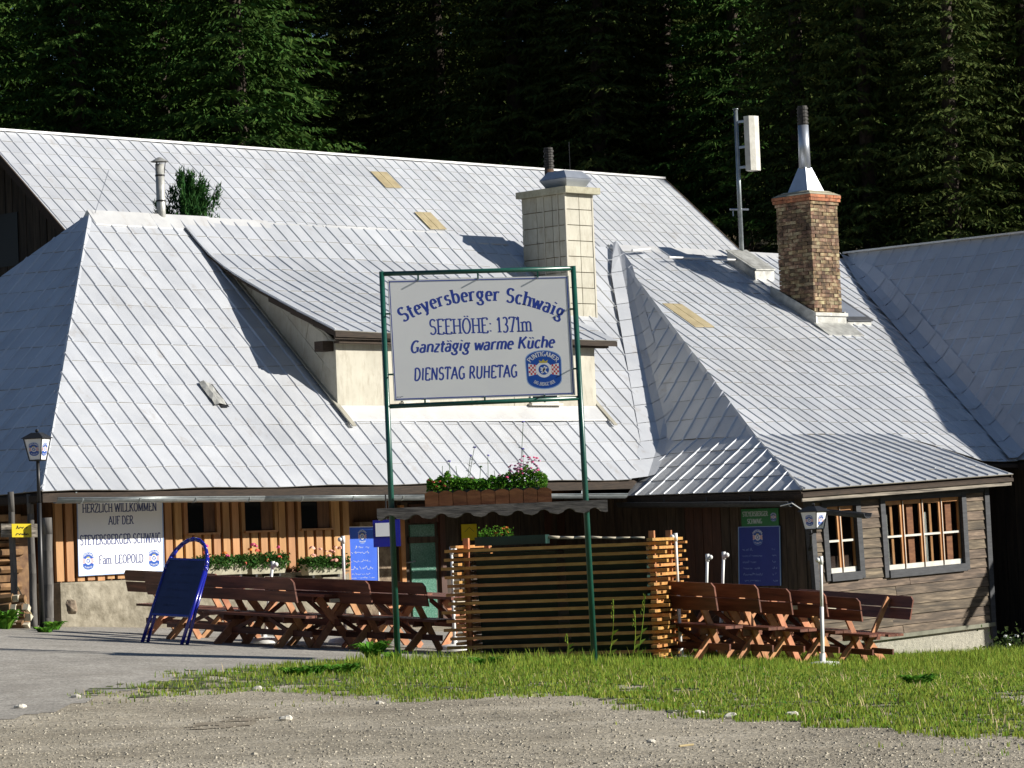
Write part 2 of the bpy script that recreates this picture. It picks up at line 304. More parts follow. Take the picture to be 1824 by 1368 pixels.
# ------------------------------------------------------------ lettering: a small stroke alphabet with a broad pen
def arc(cx, cy, rx, ry, a0, a1, n=9):
    return [(cx+rx*math.cos(rad(a0+(a1-a0)*i/n)), cy+ry*math.sin(rad(a0+(a1-a0)*i/n))) for i in range(n+1)]
x_ = .66
G = {
 'A': (.74, [[(.03, 0), (.37, 1)], [(.37, 1), (.71, 0)], [(.16, .36), (.58, .36)]]),
 'B': (.66, [[(.12, 0), (.12, 1)], [(.12, 1), (.32, 1)]+arc(.32, .76, .2, .24, 90, -90)+[(.12, .52)], [(.32, .52)]+arc(.32, .26, .24, .26, 90, -90)+[(.12, 0)]]),
 'C': (.68, [arc(.38, .5, .3, .5, 45, 315, 14)]),
 'D': (.74, [[(.12, 0), (.12, 1)], [(.12, 1), (.3, 1)]+arc(.3, .5, .34, .5, 90, -90, 12)+[(.12, 0)]]),
 'E': (.62, [[(.12, 0), (.12, 1)], [(.12, 1), (.54, 1), (.54, .86)], [(.12, .52), (.42, .52)], [(.12, 0), (.56, 0), (.56, .15)]]),
 'F': (.58, [[(.12, 0), (.12, 1)], [(.12, 1), (.54, 1), (.54, .86)], [(.12, .52), (.42, .52)]]),
 'G': (.74, [arc(.38, .5, .3, .5, 50, 300, 14), [(.62, .05), (.62, .42)], [(.45, .42), (.70, .42)]]),
 'H': (.76, [[(.13, 0), (.13, 1)], [(.63, 0), (.63, 1)], [(.13, .52), (.63, .52)]]),
 'I': (.30, [[(.15, 0), (.15, 1)]]),
 'K': (.74, [[(.12, 0), (.12, 1)], [(.14, .45), (.62, 1)], [(.28, .6), (.66, 0)]]),
 'L': (.60, [[(.12, 0), (.12, 1)], [(.12, 0), (.56, 0), (.56, .16)]]),
 'M': (.92, [[(.12, 0), (.12, 1)], [(.12, 1), (.45, .05)], [(.45, .05), (.79, 1)], [(.79, 1), (.79, 0)]]),
 'N': (.78, [[(.12, 0), (.12, 1)], [(.12, 1), (.64, 0)], [(.64, 0), (.64, 1)]]),
 'O': (.76, [arc(.38, .5, .31, .5, 90, 450, 18)]),
 'P': (.62, [[(.12, 0), (.12, 1)], [(.12, 1), (.32, 1)]+arc(.32, .74, .24, .26, 90, -90)+[(.12, .48)]]),
 'R': (.70, [[(.12, 0), (.12, 1)], [(.12, 1), (.32, 1)]+arc(.32, .75, .22, .25, 90, -90)+[(.12, .5)], [(.3, .5), (.66, 0)]]),
 'S': (.60, [arc(.3, .75, .22, .25, 30, 250, 9)+arc(.29, .26, .24, .26, 75, -150, 10)]),
 'T': (.66, [[(.33, 0), (.33, 1)], [(.05, .85), (.05, 1), (.61, 1), (.61, .85)]]),
 'U': (.74, [[(.12, 1), (.12, .3)]+arc(.37, .28, .25, .28, 180, 360, 10)+[(.62, 1)]]),
 'W': (1.0, [[(.04, 1), (.27, 0)], [(.27, 0), (.5, .95)], [(.5, .95), (.73, 0)], [(.73, 0), (.96, 1)]]),
 'Y': (.70, [[(.04, 1), (.35, .45)], [(.66, 1), (.35, .45)], [(.35, .45), (.35, 0)]]),
 'Z': (.64, [[(.07, .85), (.07, 1), (.57, 1), (.05, 0), (.58, 0), (.58, .15)]]),
 'a': (.54, [arc(.25, x_-.17, .18, .17, 150, 0, 7)+[(.43, .08), (.5, 0)], arc(.24, .19, .18, .19, 60, 330, 10)]),
 'b': (.58, [[(.1, 1), (.1, .04)], arc(.3, x_/2, .22, x_/2, 140, -140, 12)]),
 'c': (.50, [arc(.28, x_/2, .21, x_/2, 45, 315, 12)]),
 'e': (.52, [[(.09, .37), (.46, .37)]+arc(.28, x_/2, .2, x_/2, 5, 310, 14)]),
 'g': (.56, [arc(.26, .42, .18, .24, 90, 450, 12), [(.44, .6), (.54, .66)], arc(.27, -.14, .21, .16, 110, -200, 10), [(.2, .2), (.42, .03)]]),
 'h': (.58, [[(.1, 0), (.1, 1)], arc(.3, x_-.2, .2, .2, 160, 0, 7)+[(.5, 0)]]),
 'i': (.28, [[(.13, 0), (.13, x_)], [(.12, .84), (.14, .92)]]),
 'm': (.86, [[(.1, 0), (.1, x_)], arc(.27, x_-.17, .17, .17, 160, 0, 6)+[(.44, 0)], arc(.61, x_-.17, .17, .17, 160, 0, 6)+[(.78, 0)]]),
 'n': (.58, [[(.1, 0), (.1, x_)], arc(.3, x_-.19, .2, .19, 160, 0, 7)+[(.5, 0)]]),
 'r': (.44, [[(.1, 0), (.1, x_)], arc(.3, x_-.18, .18, .18, 160, 50, 5)]),
 's': (.44, [arc(.22, x_*.75, .15, x_*.25, 30, 250, 7)+arc(.21, x_*.26, .17, x_*.26, 75, -150, 8)]),
 't': (.36, [[(.16, .9), (.16, .12)]+arc(.27, .12, .11, .12, 180, 300, 4), [(.0, x_), (.36, x_)], [(.0, x_-.04), (.36, x_-.04)]]),
 'u': (.58, [[(.1, x_), (.1, .2)]+arc(.28, .2, .18, .2, 180, 340, 7)+[(.46, x_)], [(.46, x_), (.46, 0)]]),
 'w': (.76, [[(.03, x_), (.21, 0)], [(.21, 0), (.38, .6)], [(.38, .6), (.56, 0)], [(.56, 0), (.74, x_)]]),
 'y': (.54, [[(.04, x_), (.27, 0)], [(.5, x_), (.22, -.2), (.08, -.26)]]),
 'z': (.48, [[(.06, x_), (.42, x_), (.05, 0), (.44, 0)]]),
 '1': (.44, [[(.25, 0), (.25, 1), (.08, .82)]]),
 '3': (.54, [arc(.25, .76, .19, .24, 140, -80, 9)+arc(.25, .26, .22, .26, 90, -140, 10)]),
 '7': (.52, [[(.05, .86), (.05, 1), (.49, 1), (.2, 0)]]),
 ':': (.26, [[(.12, .08), (.14, .16)], [(.12, .56), (.14, .64)]]),
 '.': (.24, [[(.11, .02), (.13, .12)]]),
 '"': (.3, [[(.08, .8), (.08, 1)], [(.2, .8), (.2, 1)]]),
 ',': (.3, [[(.08, -.1), (.12, .1)], [(.2, -.1), (.24, .1)]]),
 ' ': (.30, [])}
def dots(base, x, y): a, s = G[base]; return (a, s+[[(x-.13, y), (x-.11, y+.08)], [(x+.11, y), (x+.13, y+.08)]])
G['Ö'] = dots('O', .38, 1.10); G['ä'] = dots('a', .27, .84); G['ü'] = dots('u', .28, .84)
def text_width(t, sp=.04): return sum(G[c][0]+sp for c in t)-sp
def lettering(mb, text, place, thick=.13, thin=.045, serif=True, slant=0., sp=.04, mi=0, jitter=0.):
    """place(x, y, lift) -> 3D; x runs along the text in cap-height units"""
    x0 = 0; kk = 0.
    for ch in text:
        adv, strokes = G[ch]
        jx, jy = jitter*random.uniform(-1, 1), jitter*random.uniform(-1, 1)
        parts = []
        for st in strokes:
            cur = [st[0]]
            for i in range(1, len(st)-1):
                cur.append(st[i]); a = np.subtract(st[i], st[i-1]); b = np.subtract(st[i+1], st[i])
                if a@b < .55*np.linalg.norm(a)*np.linalg.norm(b): parts.append(cur); cur = [st[i]]
            cur.append(st[-1]); parts.append(cur)
        for st in parts:
            kk += .06; ks = kk
            pts = [np.array([x0+jx+x+slant*y, y+jy]) for x, y in st]
            L, R = [], []
            for i, p in enumerate(pts):
                d = pts[min(i+1, len(pts)-1)]-pts[max(i-1, 0)]; l = np.linalg.norm(d) or 1; d = d/l
                t = thin+(thick-thin)*abs(d[1]*math.cos(.25)-d[0]*math.sin(.25)*-1*0) if serif else thin+(thick-thin)*abs(d[1])
                n = np.array([-d[1], d[0]])*t/2; L.append(p+n); R.append(p-n)
            vs = [place(q[0], q[1], ks) for q in L]+[place(q[0], q[1], ks) for q in R]; k = len(L)
            mb.add(vs, [(i+1, i, k+i, k+i+1) for i in range(k-1)], mi, .5)
            if serif:
                for e, q in ((0, 1), (-1, -2)):
                    a, b = st[e], st[q]
                    if abs(a[1]-b[1]) > abs(a[0]-b[0]) and abs(a[1]-b[1]) > .3 and min(abs(a[1]-y) for y in (0, 1, x_)) < .03 and ch not in '1:.,"t' or (ch == '1' and a[1] == 0):
                        w2 = .165; yy = a[1]; d = (.07 if yy < .3 else -.07); kk += .03; ks2 = kk
                        xc = x0+a[0]
                        lf = w2 if not (yy == x_ or (ch in 'bh' and yy == 1)) else w2
                        rt = w2 if not (yy == x_ or (ch in 'bh' and yy == 1)) else .0
                        vs = [place(xc-lf, yy, ks2), place(xc+rt, yy, ks2), place(xc+rt, yy+d, ks2), place(xc-lf, yy+d, ks2)]
                        mb.add(vs, [(0, 1, 2, 3) if d > 0 else (3, 2, 1, 0)], mi, .5)
        x0 += adv+sp
def flat_place(o, ex, ey, nrm, size, cond=1., lift=.004):
    o, ex, ey, nrm = map(np.array, (o, ex, ey, nrm))
    return lambda x, y, k: o+ex*(x*size*cond)+ey*(y*size)+nrm*(lift*.08+.0001*k)
def centered(mb, text, c, ex, ey, nrm, size, cond=1., lift=.004, **kw):
    wd = text_width(text, kw.get('sp', .04))*size*cond
    lettering(mb, text, flat_place(np.array(c)-np.array(ex)*wd/2, ex, ey, nrm, size, cond, lift), **kw)
def arc_place(c, ex, ey, nrm, R, size, cond, wd, a_mid=90, lift=.004, down=False):
    c, ex, ey, nrm = map(np.array, (c, ex, ey, nrm))
    def f(x, y, k):
        if not down:
            a = rad(a_mid)-(x*size*cond-wd/2)/R; r = R+y*size
        else:
            a = rad(a_mid)+(x*size*cond-wd/2)/R; r = R-y*size
        return c+ex*(r*math.cos(a))+ey*(r*math.sin(a))+nrm*(lift*.08+.0001*k)
    return f
def badge(parent, c, ex, ey, nrm, h, wr=.9, outline=False):
    """brewery badge: barrel-shaped blue shield, ribbons, ring and lion"""
    c, ex, ey, nrm = map(np.array, (c, ex, ey, nrm)); wd = h*wr
    P = lambda x, y, l: c+ex*(x*h)+ey*(y*h)+nrm*(l*.12)
    def shield(s):
        a = wr/2*s; pts = []
        for i in range(15): t = math.pi*i/14; pts.append((a*math.cos(t)*1.0, .24*s+.26*s*math.sin(t)**.9 if 0 < i < 14 else .24*s))
        for i in range(15): t = math.pi+math.pi*i/14; pts.append((a*math.cos(t)*.97, -.24*s-.26*s*abs(math.sin(t))**.9 if 0 < i < 14 else -.24*s))
        return pts
    def flat(pts, l, mi, mb): mb.add([P(x, y, l) for x, y in pts], [tuple(range(len(pts)))], mi, .5)
    mb = MB()
    flat(shield(1.0), .003, 1, mb); flat(shield(.955), .0045, 0, mb)
    circ = lambda r, n=20: [(r*math.cos(2*math.pi*i/n), r*math.sin(2*math.pi*i/n)) for i in range(n)]
    for s in (-1, 1):
        q = [(s*.15, .11), (s*.39, .16), (s*.39, -.16), (s*.15, -.11)]
        flat(q if s < 0 else q[::-1], .0055, 2, mb)
        for i in range(5):
            for j in range(5):
                if (i+j) % 2: 
                    x0 = s*(.16+i*.045); y0 = -.13+j*.052; a = [(x0, y0), (x0+s*.045, y0), (x0+s*.045, y0+.052), (x0, y0+.052)]
                    flat(a if s > 0 else a[::-1], .0065, 3, mb)
    flat(circ(.205), .0075, 2, mb); flat(circ(.135), .0085, 0, mb)
    for a, b in (((-.02, -.08), (.03, .09)), ((-.08, .05), (.05, .0)), ((-.06, -.09), (.03, .02)), ((.02, -.02), (.08, -.09)), ((.02, .04), (.09, .05)), ((-.08, -.02), (.0, .01))):
        a, b = np.array(a), np.array(b); d = b-a; n = np.array([-d[1], d[0]])/np.linalg.norm(d)*.018
        flat([tuple(a-n), tuple(b-n), tuple(b+n), tuple(a+n)], .0095, 2, mb)
    flat([(-.09, .17), (.09, .17), (.12, .25), (.05, .21), (0, .27), (-.05, .21), (-.12, .25)], .0095, 4, mb)
    t = 'PUNTIGAMER'; sz = .115*h; cond = .92; R = .42*h; wt = text_width(t)*sz*cond
    lettering(mb, t, arc_place(c-ey*.075*h, ex, ey, nrm, R, sz, cond, wt, lift=.016), thick=.17, thin=.09, mi=2)
    t = 'DAS ,BIERIGE" BIER'; sz = .08*h; cond = .72; wt = text_width(t)*sz*cond
    lettering(mb, t, arc_place(c+ey*.13*h, ex, ey, nrm, .54*h, sz, cond, wt, 270, lift=.016, down=True), thick=.17, thin=.10, mi=2)
    return mb.build('badge', [MT['badgeblue'], MT['badgelight'], MT['badgewhite'], MT['red'], MT['gold']], parent)
def scribble(mb, o, ex, ey, nrm, length, size, mi=0, lift=.004, wgt=.05):
    lift = lift*.5
    o, ex, ey, nrm = map(np.array, (o, ex, ey, nrm)); x = 0; pts = []
    y = 0
    while x < length:
        x += size*random.uniform(.12, .3); y = random.choice([0, .45, .5, 1.0 if random.random() < .3 else .5, 0])*size*random.uniform(.7, 1)
        pts.append((x, y))
        if random.random() < .12: x += size*.35
    for (ax, ay), (bx, by) in zip(pts[:-1], pts[1:]):
        if bx-ax > size*.5: continue
        d = np.array([bx-ax, by-ay]); n = np.array([-d[1], d[0]])/np.linalg.norm(d)*size*wgt
        q = [(ax-n[0], ay-n[1]), (bx-n[0], by-n[1]), (bx+n[0], by+n[1]), (ax+n[0], ay+n[1])]
        mb.add([o+ex*a+ey*b+nrm*lift for a, b in q], [(0, 1, 2, 3)], mi, .5)

# ------------------------------------------------------------ ground sheets
def inpoly(x, y, P):
    c = False; n = len(P)
    for i in range(n):
        x0, y0 = P[i]; x1, y1 = P[(i+1) % n]
        if (y0 > y) != (y1 > y) and x < (x1-x0)*(y-y0)/(y1-y0)+x0: c = not c
    return c
def gp(pts): return [tuple(onground(a, b)[:2]) for a, b in pts]
def sheet(name, xs, ys, material, lift=0, keep=None, jit=0.):
    mb = MB(); nx, ny = len(xs), len(ys)
    vs = [(x, y, hz(x, y)+lift) for y in ys for x in xs]
    fs = []
    for j in range(ny-1):
        for i in range(nx-1):
            if keep is None or keep((xs[i]+xs[i+1])/2, (ys[j]+ys[j+1])/2): fs.append((j*nx+i, j*nx+i+1, (j+1)*nx+i+1, (j+1)*nx+i))
    mb.add(vs, fs, 0, .5); return mb.build(name, material, None, True, kind='structure')
sheet('gravel_ground', np.r_[np.linspace(-260, -24, 14), np.linspace(-20, 24, 111), np.linspace(28, 260, 14)], np.r_[np.linspace(-40, 8, 6), np.linspace(10, 75, 131)], MT['gravel'])
sheet('forest_hillside', np.linspace(-260, 260, 105), np.r_[np.linspace(75, 200, 70), np.linspace(205, 420, 20)], MT['hill'])
AS = gp([(-500, 1290), (0, 1283), (100, 1268), (180, 1240), (300, 1215), (450, 1192), (600, 1182), (720, 1178), (1100, 1180), (1300, 1181), (1480, 1180), (1560, 1168), (1440, 1140)])+[(5.2, 58), (-2, 58), (-6.9, 54.2), (-7.9, 53.0), (-10.5, 52.6), (-16, 52.5), (-40, 52), (-40, 40)]
def n2(x, y, s=1., k=0): return noise.noise(Vector((x*s, y*s, k)))
def on_asphalt(x, y): return inpoly(x+.25*n2(x, y, 1.2), y+.5*n2(x, y, 1.1, 5), AS)
sheet('asphalt_road', np.arange(-16, 7, .14), np.arange(22, 58, .16), MT['asphalt'], .004, on_asphalt)
GR = gp([(120, 1243), (260, 1212), (440, 1190), (600, 1180), (1100, 1176), (1480, 1178), (1600, 1166)])+[(8.8, 60.2), (10.5, 62.5), (30, 66), (30, 22)]+gp([(1900, 1334), (1824, 1324), (1640, 1306), (1480, 1300), (1300, 1286), (1180, 1270), (1050, 1242), (900, 1242), (760, 1252), (620, 1248), (500, 1236), (330, 1240), (230, 1248)])
def on_grass(x, y, w=1.): return inpoly(x+.5*w*n2(x, y, 1.1, 9), y+1.9*w*n2(x, y, .9, 2), GR)
sheet('grass_verge_soil', np.arange(-7, 13, .075), np.arange(21, 66, .17), MT['soil'], .008, lambda x, y: on_grass(x, y-.9) and on_grass(x+.35*n2(x, y, 7, 1), y+1.5*n2(x, y, 6, 2)) and n2(x, y, 2.2, 4)+.5*n2(x, y, 8, 6) > -.13)
mb = MB(); vs = []; NA = 96
for r, hh in ((175, -3), (205, 18), (240, 34), (280, 46), (420, 60)):
    for i in range(NA):
        a = 2*math.pi*i/NA; h = hh*(1+.35*n2(math.cos(a)*3, math.sin(a)*3, 1, r*.01)) if hh > 0 else hh; vs.append((r*math.cos(a), 45+r*math.sin(a), h))
mb.add(vs, [(j*NA+i, j*NA+(i+1) % NA, (j+1)*NA+(i+1) % NA, (j+1)*NA+i) for j in range(4) for i in range(NA)], 0, .5); mb.build('sky_blocking_slopes', MT['mountain'], None, True, kind='structure')  # slopes added all round to block low sky and darken reflections
HOL = [(x, y) for x, y in gp([(330, 1296), (380, 1284), (430, 1276), (470, 1277), (455, 1290), (400, 1299), (350, 1302)])]
MT['hollow'] = mat('brown_soil', (.185, .15, .105), (.31, .265, .195), rough=1, scale=3, bump=.02, bscale=20, detail=8)
hx = [p[0] for p in HOL]; hy = [p[1] for p in HOL]
sheet('bare_soil_patch', np.arange(min(hx)-.3, max(hx)+.3, .05), np.arange(min(hy)-.5, max(hy)+.5, .06), MT['hollow'], .006, lambda x, y: inpoly(x+.15*n2(x, y, 3), y+.3*n2(x, y, 3, 5), HOL) and n2(x, y, 3, 8) > -.25)
# grass blades
def tris_object(name, verts, mat_, kind='stuff', faces=None, rnd=None, nper=3, parent=None, smooth=False):
    me = bpy.data.meshes.new(name); verts = np.asarray(verts, np.float32)
    nf = len(verts)//nper
    me.vertices.add(len(verts)); me.vertices.foreach_set('co', verts.ravel())
    me.loops.add(len(verts)); me.loops.foreach_set('vertex_index', np.arange(len(verts), dtype=np.int32))
    me.polygons.add(nf); me.polygons.foreach_set('loop_start', np.arange(0, len(verts), nper, dtype=np.int32)); 
    me.materials.append(mat_)
    at = me.attributes.new('rnd', 'FLOAT', 'FACE'); at.data.foreach_set('value', (rng.random(nf) if rnd is None else rnd).astype(np.float32))
    me.update(calc_edges=True); me.validate()
    o = bpy.data.objects.new(name, me); COL.objects.link(o)
    if parent: o.parent = parent
    if kind: o['kind'] = kind
    return o
def blades(name, n, sampler, hfun, mat_, wid=.006, lean=.5):
    P = []
    k = 0
    while len(P) < n and k < n*30:
        k += 1; p = sampler()
        if p is not None: P.append(p)
    P = np.array(P); n = len(P); h = hfun(P)*rng.uniform(.45, 1.25, n); a = rng.uniform(0, 2*math.pi, n); ln = rng.uniform(.05, lean, n)
    zz = np.array([hz(x, y) for x, y in P])
    b = np.c_[P, zz]; d = np.c_[np.cos(a), np.sin(a), np.zeros(n)]; s = np.c_[-np.sin(a), np.cos(a), np.zeros(n)]*wid
    s = s*rng.uniform(.6, 1.7, n)[:, None]
    mid = b+d*(h*ln*.35)[:, None]+np.c_[np.zeros(n), np.zeros(n), h*.6]; tip = b+d*(h*ln)[:, None]+np.c_[np.zeros(n), np.zeros(n), h]
    T = np.stack([b-s, b+s, mid+s*.8, b-s, mid+s*.8, mid-s*.8, mid-s*.8, mid+s*.8, tip], 1).reshape(-1, 3)
    return tris_object(name, T, mat_, rnd=np.repeat(rng.random(n), 3))
def samp_grass():
    y = 21.5+42*rng.random()**1.1; x = rng.uniform(-6.2, 1.0)+rng.random()*11
    if abs(x) > .17*y+1: return None
    if not on_grass(x, y) and not (rng.random() < .10 and n2(x, y, .6, 61) > .12 and not on_asphalt(x, y) and on_grass(x, y+2.5)): return None
    if not inpoly(x, y, GR) and rng.random() < .6: return None
    d = n2(x, y, 2.2, 4)
    if d < -.14 and rng.random() < .85: return None
    # sparse margin at the gravel side
    yc = 34.5+(.0)
    return (x, y)
def grass_h(P):
    x, y = P[:, 0], P[:, 1]
    h = .045+.045*np.clip((y-36)/7, 0, 1)+.05*np.clip((x-3)/4, 0, 1)*np.clip((y-40)/8, 0, 1)
    return h*np.array([1+.5*n2(a, b, 1.5, 11) for a, b in P])
blades('grass', 165000, samp_grass, grass_h, MT['grass'], .0048)
def samp_tall():
    x = rng.uniform(-2.2, 9.5); y = rng.uniform(41.2, 44.3) if x < 4.5 else rng.uniform(46, 62)
    return (x, y) if on_grass(x, y, .3) and n2(x, y, .8, 21) > -.1 else None
blades('tall_grass', 5200, samp_tall, lambda P: .15+.10*np.array([n2(a, b, 1.5, 31) for a, b in P]), MT['grass'], .005, .45)
def clover():
    T = []; n = 0
    while n < 5200:
        p = samp_grass()
        if p is None or (n2(p[0], p[1], .7, 41) < -.05 and rng.random() < .8): continue
        n += 1; z = hz(*p)+rng.uniform(.02, .09); a = rng.uniform(0, 6.28); r = rng.uniform(.010, .028); tl = rng.uniform(-.5, .9)
        d = np.array([math.cos(a), math.sin(a), tl]); q = np.array([-math.sin(a), math.cos(a), rng.uniform(-.3, .3)]); c = np.array([p[0], p[1], z])
        T += [c-q*r*.5, c+d*r, c+q*r*.5+0*d, c-q*r*.5, c+q*r*.5, c-d*r*.4]
    tris_object('ground_cover_leaves', np.array(T), MT['weed'])
clover()
blades('dry_grass', 3800, samp_grass, lambda P: .05+.07*rng.random(len(P)), MT['dry'], .004, .9)
# loose pebbles over the gravel
def pebbles():
    n = 52000; y = 20+24*rng.random(n)**1.6; x = rng.uniform(-1, 1, n)*(.165*y+.6)
    keep = np.array([not on_asphalt(a, b) and (not on_grass(a, b) or rng.random() < .12) for a, b in zip(x, y)])
    x, y = x[keep], y[keep]; n = len(x); r = .005+.011*rng.random(n)**4; r[rng.random(n) < .004] *= 1.7
    z = np.array([hz(a, b) for a, b in zip(x, y)])+r*.25
    base = np.array([[1, 0, 0], [.1, 1, 0], [-1, .1, 0], [0, -1, 0], [.6, .1, .8], [0, .6, 1], [-.6, 0, .85], [.1, -.55, .9]])
    f = [(0, 1, 5), (0, 5, 4), (1, 2, 6), (1, 6, 5), (2, 3, 7), (2, 7, 6), (3, 0, 4), (3, 4, 7), (4, 5, 6), (4, 6, 7)]
    a = rng.uniform(0, 6.28, n); c, s = np.cos(a), np.sin(a); sx, sy, sz = r*rng.uniform(.8, 1.5, n), r*rng.uniform(.7, 1.1, n), r*rng.uniform(.4, .8, n)
    B = base[None]*np.stack([sx, sy, sz], 1)[:, None]; B = B+rng.normal(0, .10, (n, 8, 3))*r[:, None, None]
    X = B[..., 0]*c[:, None]-B[..., 1]*s[:, None]+x[:, None]; Y = B[..., 0]*s[:, None]+B[..., 1]*c[:, None]+y[:, None]; ZZ = B[..., 2]+z[:, None]
    PP = np.stack([X, Y, ZZ], -1); T = PP[:, np.array(f).ravel()].reshape(-1, 3)
    tris_object('gravel', T, MT['pebble'], rnd=np.repeat(rng.random(n), 10))
pebbles()
def rock(c, r, mb=None, sq=(1.3, 1, .6), n=8, m=6, seed=0):
    b = MB(); b.ball(c, r, n=n, m=m, sq=sq); b.v = [tuple(np.array(p)+(np.array(p)-np.array(c))*.45*noise.noise(Vector(p)*(1.1/r)+Vector((seed, 0, 0)))) for p in b.v]; return b
STN = [(1242, 1273, .045, 'white flat stone on the gravel at the edge of the grass'), (1302, 1280, .05, 'white stone half sunk in the ragged grass edge, in the middle of three'), (1410, 1276, .045, 'pale stone lying in the right part of the grass edge'), (676, 1254, .035, 'pale stone on the gravel below the left sign post'), (457, 1230, .05, 'beige stone in the thin grass beside the asphalt edge'), (137, 1243, .045, 'flat stone at the leftmost tip of the grass'), (1160, 1323, .03, 'small dark grey stone alone on the open gravel'), (35, 1262, .05, 'flat stone on the gravel at the left picture edge'), (510, 1283, .05, 'stone beside the brown hollow in the gravel')]
for k, (px, py, r, lb) in enumerate(STN):
    p = onground(px, py); rock((p[0], p[1], p[2]+r*.3), r, seed=k*3).build('stone', MT['stone'], None, label=lb, cat='stone', group='stones lying at the grass edge', origin=p)
p = onground(1210, 1334); q = onground(1235, 1331)
MB().tube(p+Z*.02, q+Z*.02, .008).build('stick', MT['dry'], None, label='pale dry stick lying on the gravel in the foreground', cat='stick', origin=p)

# ------------------------------------------------------------ roofs made of single metal sheets
def clip(sub, P):
    area = sum(P[i][0]*P[(i+1) % len(P)][1]-P[(i+1) % len(P)][0]*P[i][1] for i in range(len(P)))
    if area < 0: P = P[::-1]
    out = sub
    for i in range(len(P)):
        a, b = P[i], P[(i+1) % len(P)]; inp = out; out = []
        side = lambda p: (b[0]-a[0])*(p[1]-a[1])-(b[1]-a[1])*(p[0]-a[0])
        for k in range(len(inp)):
            p, q = inp[k], inp[(k+1) % len(inp)]; sp, sq = side(p), side(q)
            if sp >= 0: out.append(p)
            if (sp >= 0) != (sq >= 0): t = sp/(sp-sq); out.append((p[0]+t*(q[0]-p[0]), p[1]+t*(q[1]-p[1])))
        if len(out) < 3: return []
    return out
def patch(Sf, poly, wdt, row, off=0., rib=.024, ribw=.028, tilt=.003, smin=None):
    """cells of width wdt (m) and height row (in s) clipped to poly; returns [(centre, verts, faces)]"""
    out = []
    amin, amax = min(p[0] for p in poly), max(p[0] for p in poly); s0, s1 = min(p[1] for p in poly), max(p[1] for p in poly)
    if smin is not None: s0 = max(s0, smin)
    def nrm(a, s):
        e = 1e-3; p = Sf(a, s); n = np.cross(Sf(a+e, s)-p, Sf(a, s+e)-p); n /= np.linalg.norm(n); return n if n[2] > 0 else -n
    n0 = nrm((amin+amax)/2, (s0+s1)/2)
    j = math.floor(s0/row+1e-6)
    while j*row < s1-1e-6:
        i = math.floor((amin-off)/wdt)
        while off+i*wdt < amax:
            a0, a1, t0, t1 = off+i*wdt, off+(i+1)*wdt, j*row, (j+1)*row
            c = clip([(a0, t0), (a1, t0), (a1, t1), (a0, t1)], poly)
            if len(c) >= 3:
                jx = [random.gauss(0, tilt) for _ in range(4)]
                def L(a, t):
                    fa, ft = (a-a0)/wdt, (t-t0)/row
                    return .005+.007*(1-ft)+(jx[0]*(1-fa)+jx[1]*fa)*(1-ft)*.6+(jx[2]*(1-fa)+jx[3]*fa)*ft*.6
                ccx = sum(p[0] for p in c)/len(c); ccy = sum(p[1] for p in c)/len(c)
                c = [(ccx+(p[0]-ccx)*.994, ccy+(p[1]-ccy)*.999) for p in c]
                top = [Sf(a, t)+n0*L(a, t) for a, t in c]; bot = [Sf(a, t)+n0*(-.004) for a, t in c]; k = len(c)
                vs = top+bot; fs = [tuple(range(k))]+[(q, k+q, k+(q+1) % k, (q+1) % k) for q in range(k)]
                ed = [p for p in c if abs(p[0]-a1) < wdt*.02]
                if len(ed) >= 2 and rib > 0:
                    lo, hi = min(p[1] for p in ed), max(p[1] for p in ed)
                    if hi-lo > row*.15:
                        b = len(vs); am = a1-ribw*.5
                        for t in (lo, hi):
                            l = L(am, t); r_ = rib+random.gauss(0, .001)
                            vs += [Sf(am-ribw, t)+n0*(l-.002), Sf(am-ribw*.35, t)+n0*(l+r_), Sf(am+ribw*.45, t)+n0*(l+r_), Sf(am+ribw*.6, t)+n0*(l-.002)]
                        fs += [(b, b+4, b+5, b+1), (b+1, b+5, b+6, b+2), (b+2, b+6, b+7, b+3), (b, b+1, b+2, b+3), (b+7, b+6, b+5, b+4)]
                out.append((sum(top)/k, vs, fs, abs(len(c))))
            i += 1
        j += 1
    return out
def lay(panels, roof, material, name='roof_sheet', most=290):
    panels.sort(key=lambda q: np.linalg.norm(q[0]-CAM) + (0 if abs(q[0][0]) < .155*q[0][1] and q[0][1] > 0 else 500))
    for q in panels[:most]:
        mb = MB(); mb.add(q[1], q[2], 0, random.random()); mb.m[1:1+q[3]] = [1]*q[3]; mb.build(name, [material, MT['grimeshade']], roof)
    if len(panels) > most:
        mb = MB()
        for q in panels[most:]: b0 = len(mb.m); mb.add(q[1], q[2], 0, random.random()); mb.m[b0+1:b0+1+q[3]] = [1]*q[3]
        mb.build(name+'_field', [material, MT['grimeshade']], roof, kind='stuff')
def deck(Sf, poly, th=.1):
    mb = MB(); a = [Sf(*p)-Z*.07 for p in poly]; mb.hex8(a, [p-Z*th for p in a]); return mb
def merge(mb, other):
    b = len(mb.v); mb.v += other.v; mb.f += [tuple(b+i for i in f) for f in other.f]; mb.m += other.m; mb.r += other.r

wob = lambda a, s, k: .02*math.sin(a*.9+k)*math.sin(s*math.pi)+.012*math.sin(a*2.3+s*5+k)
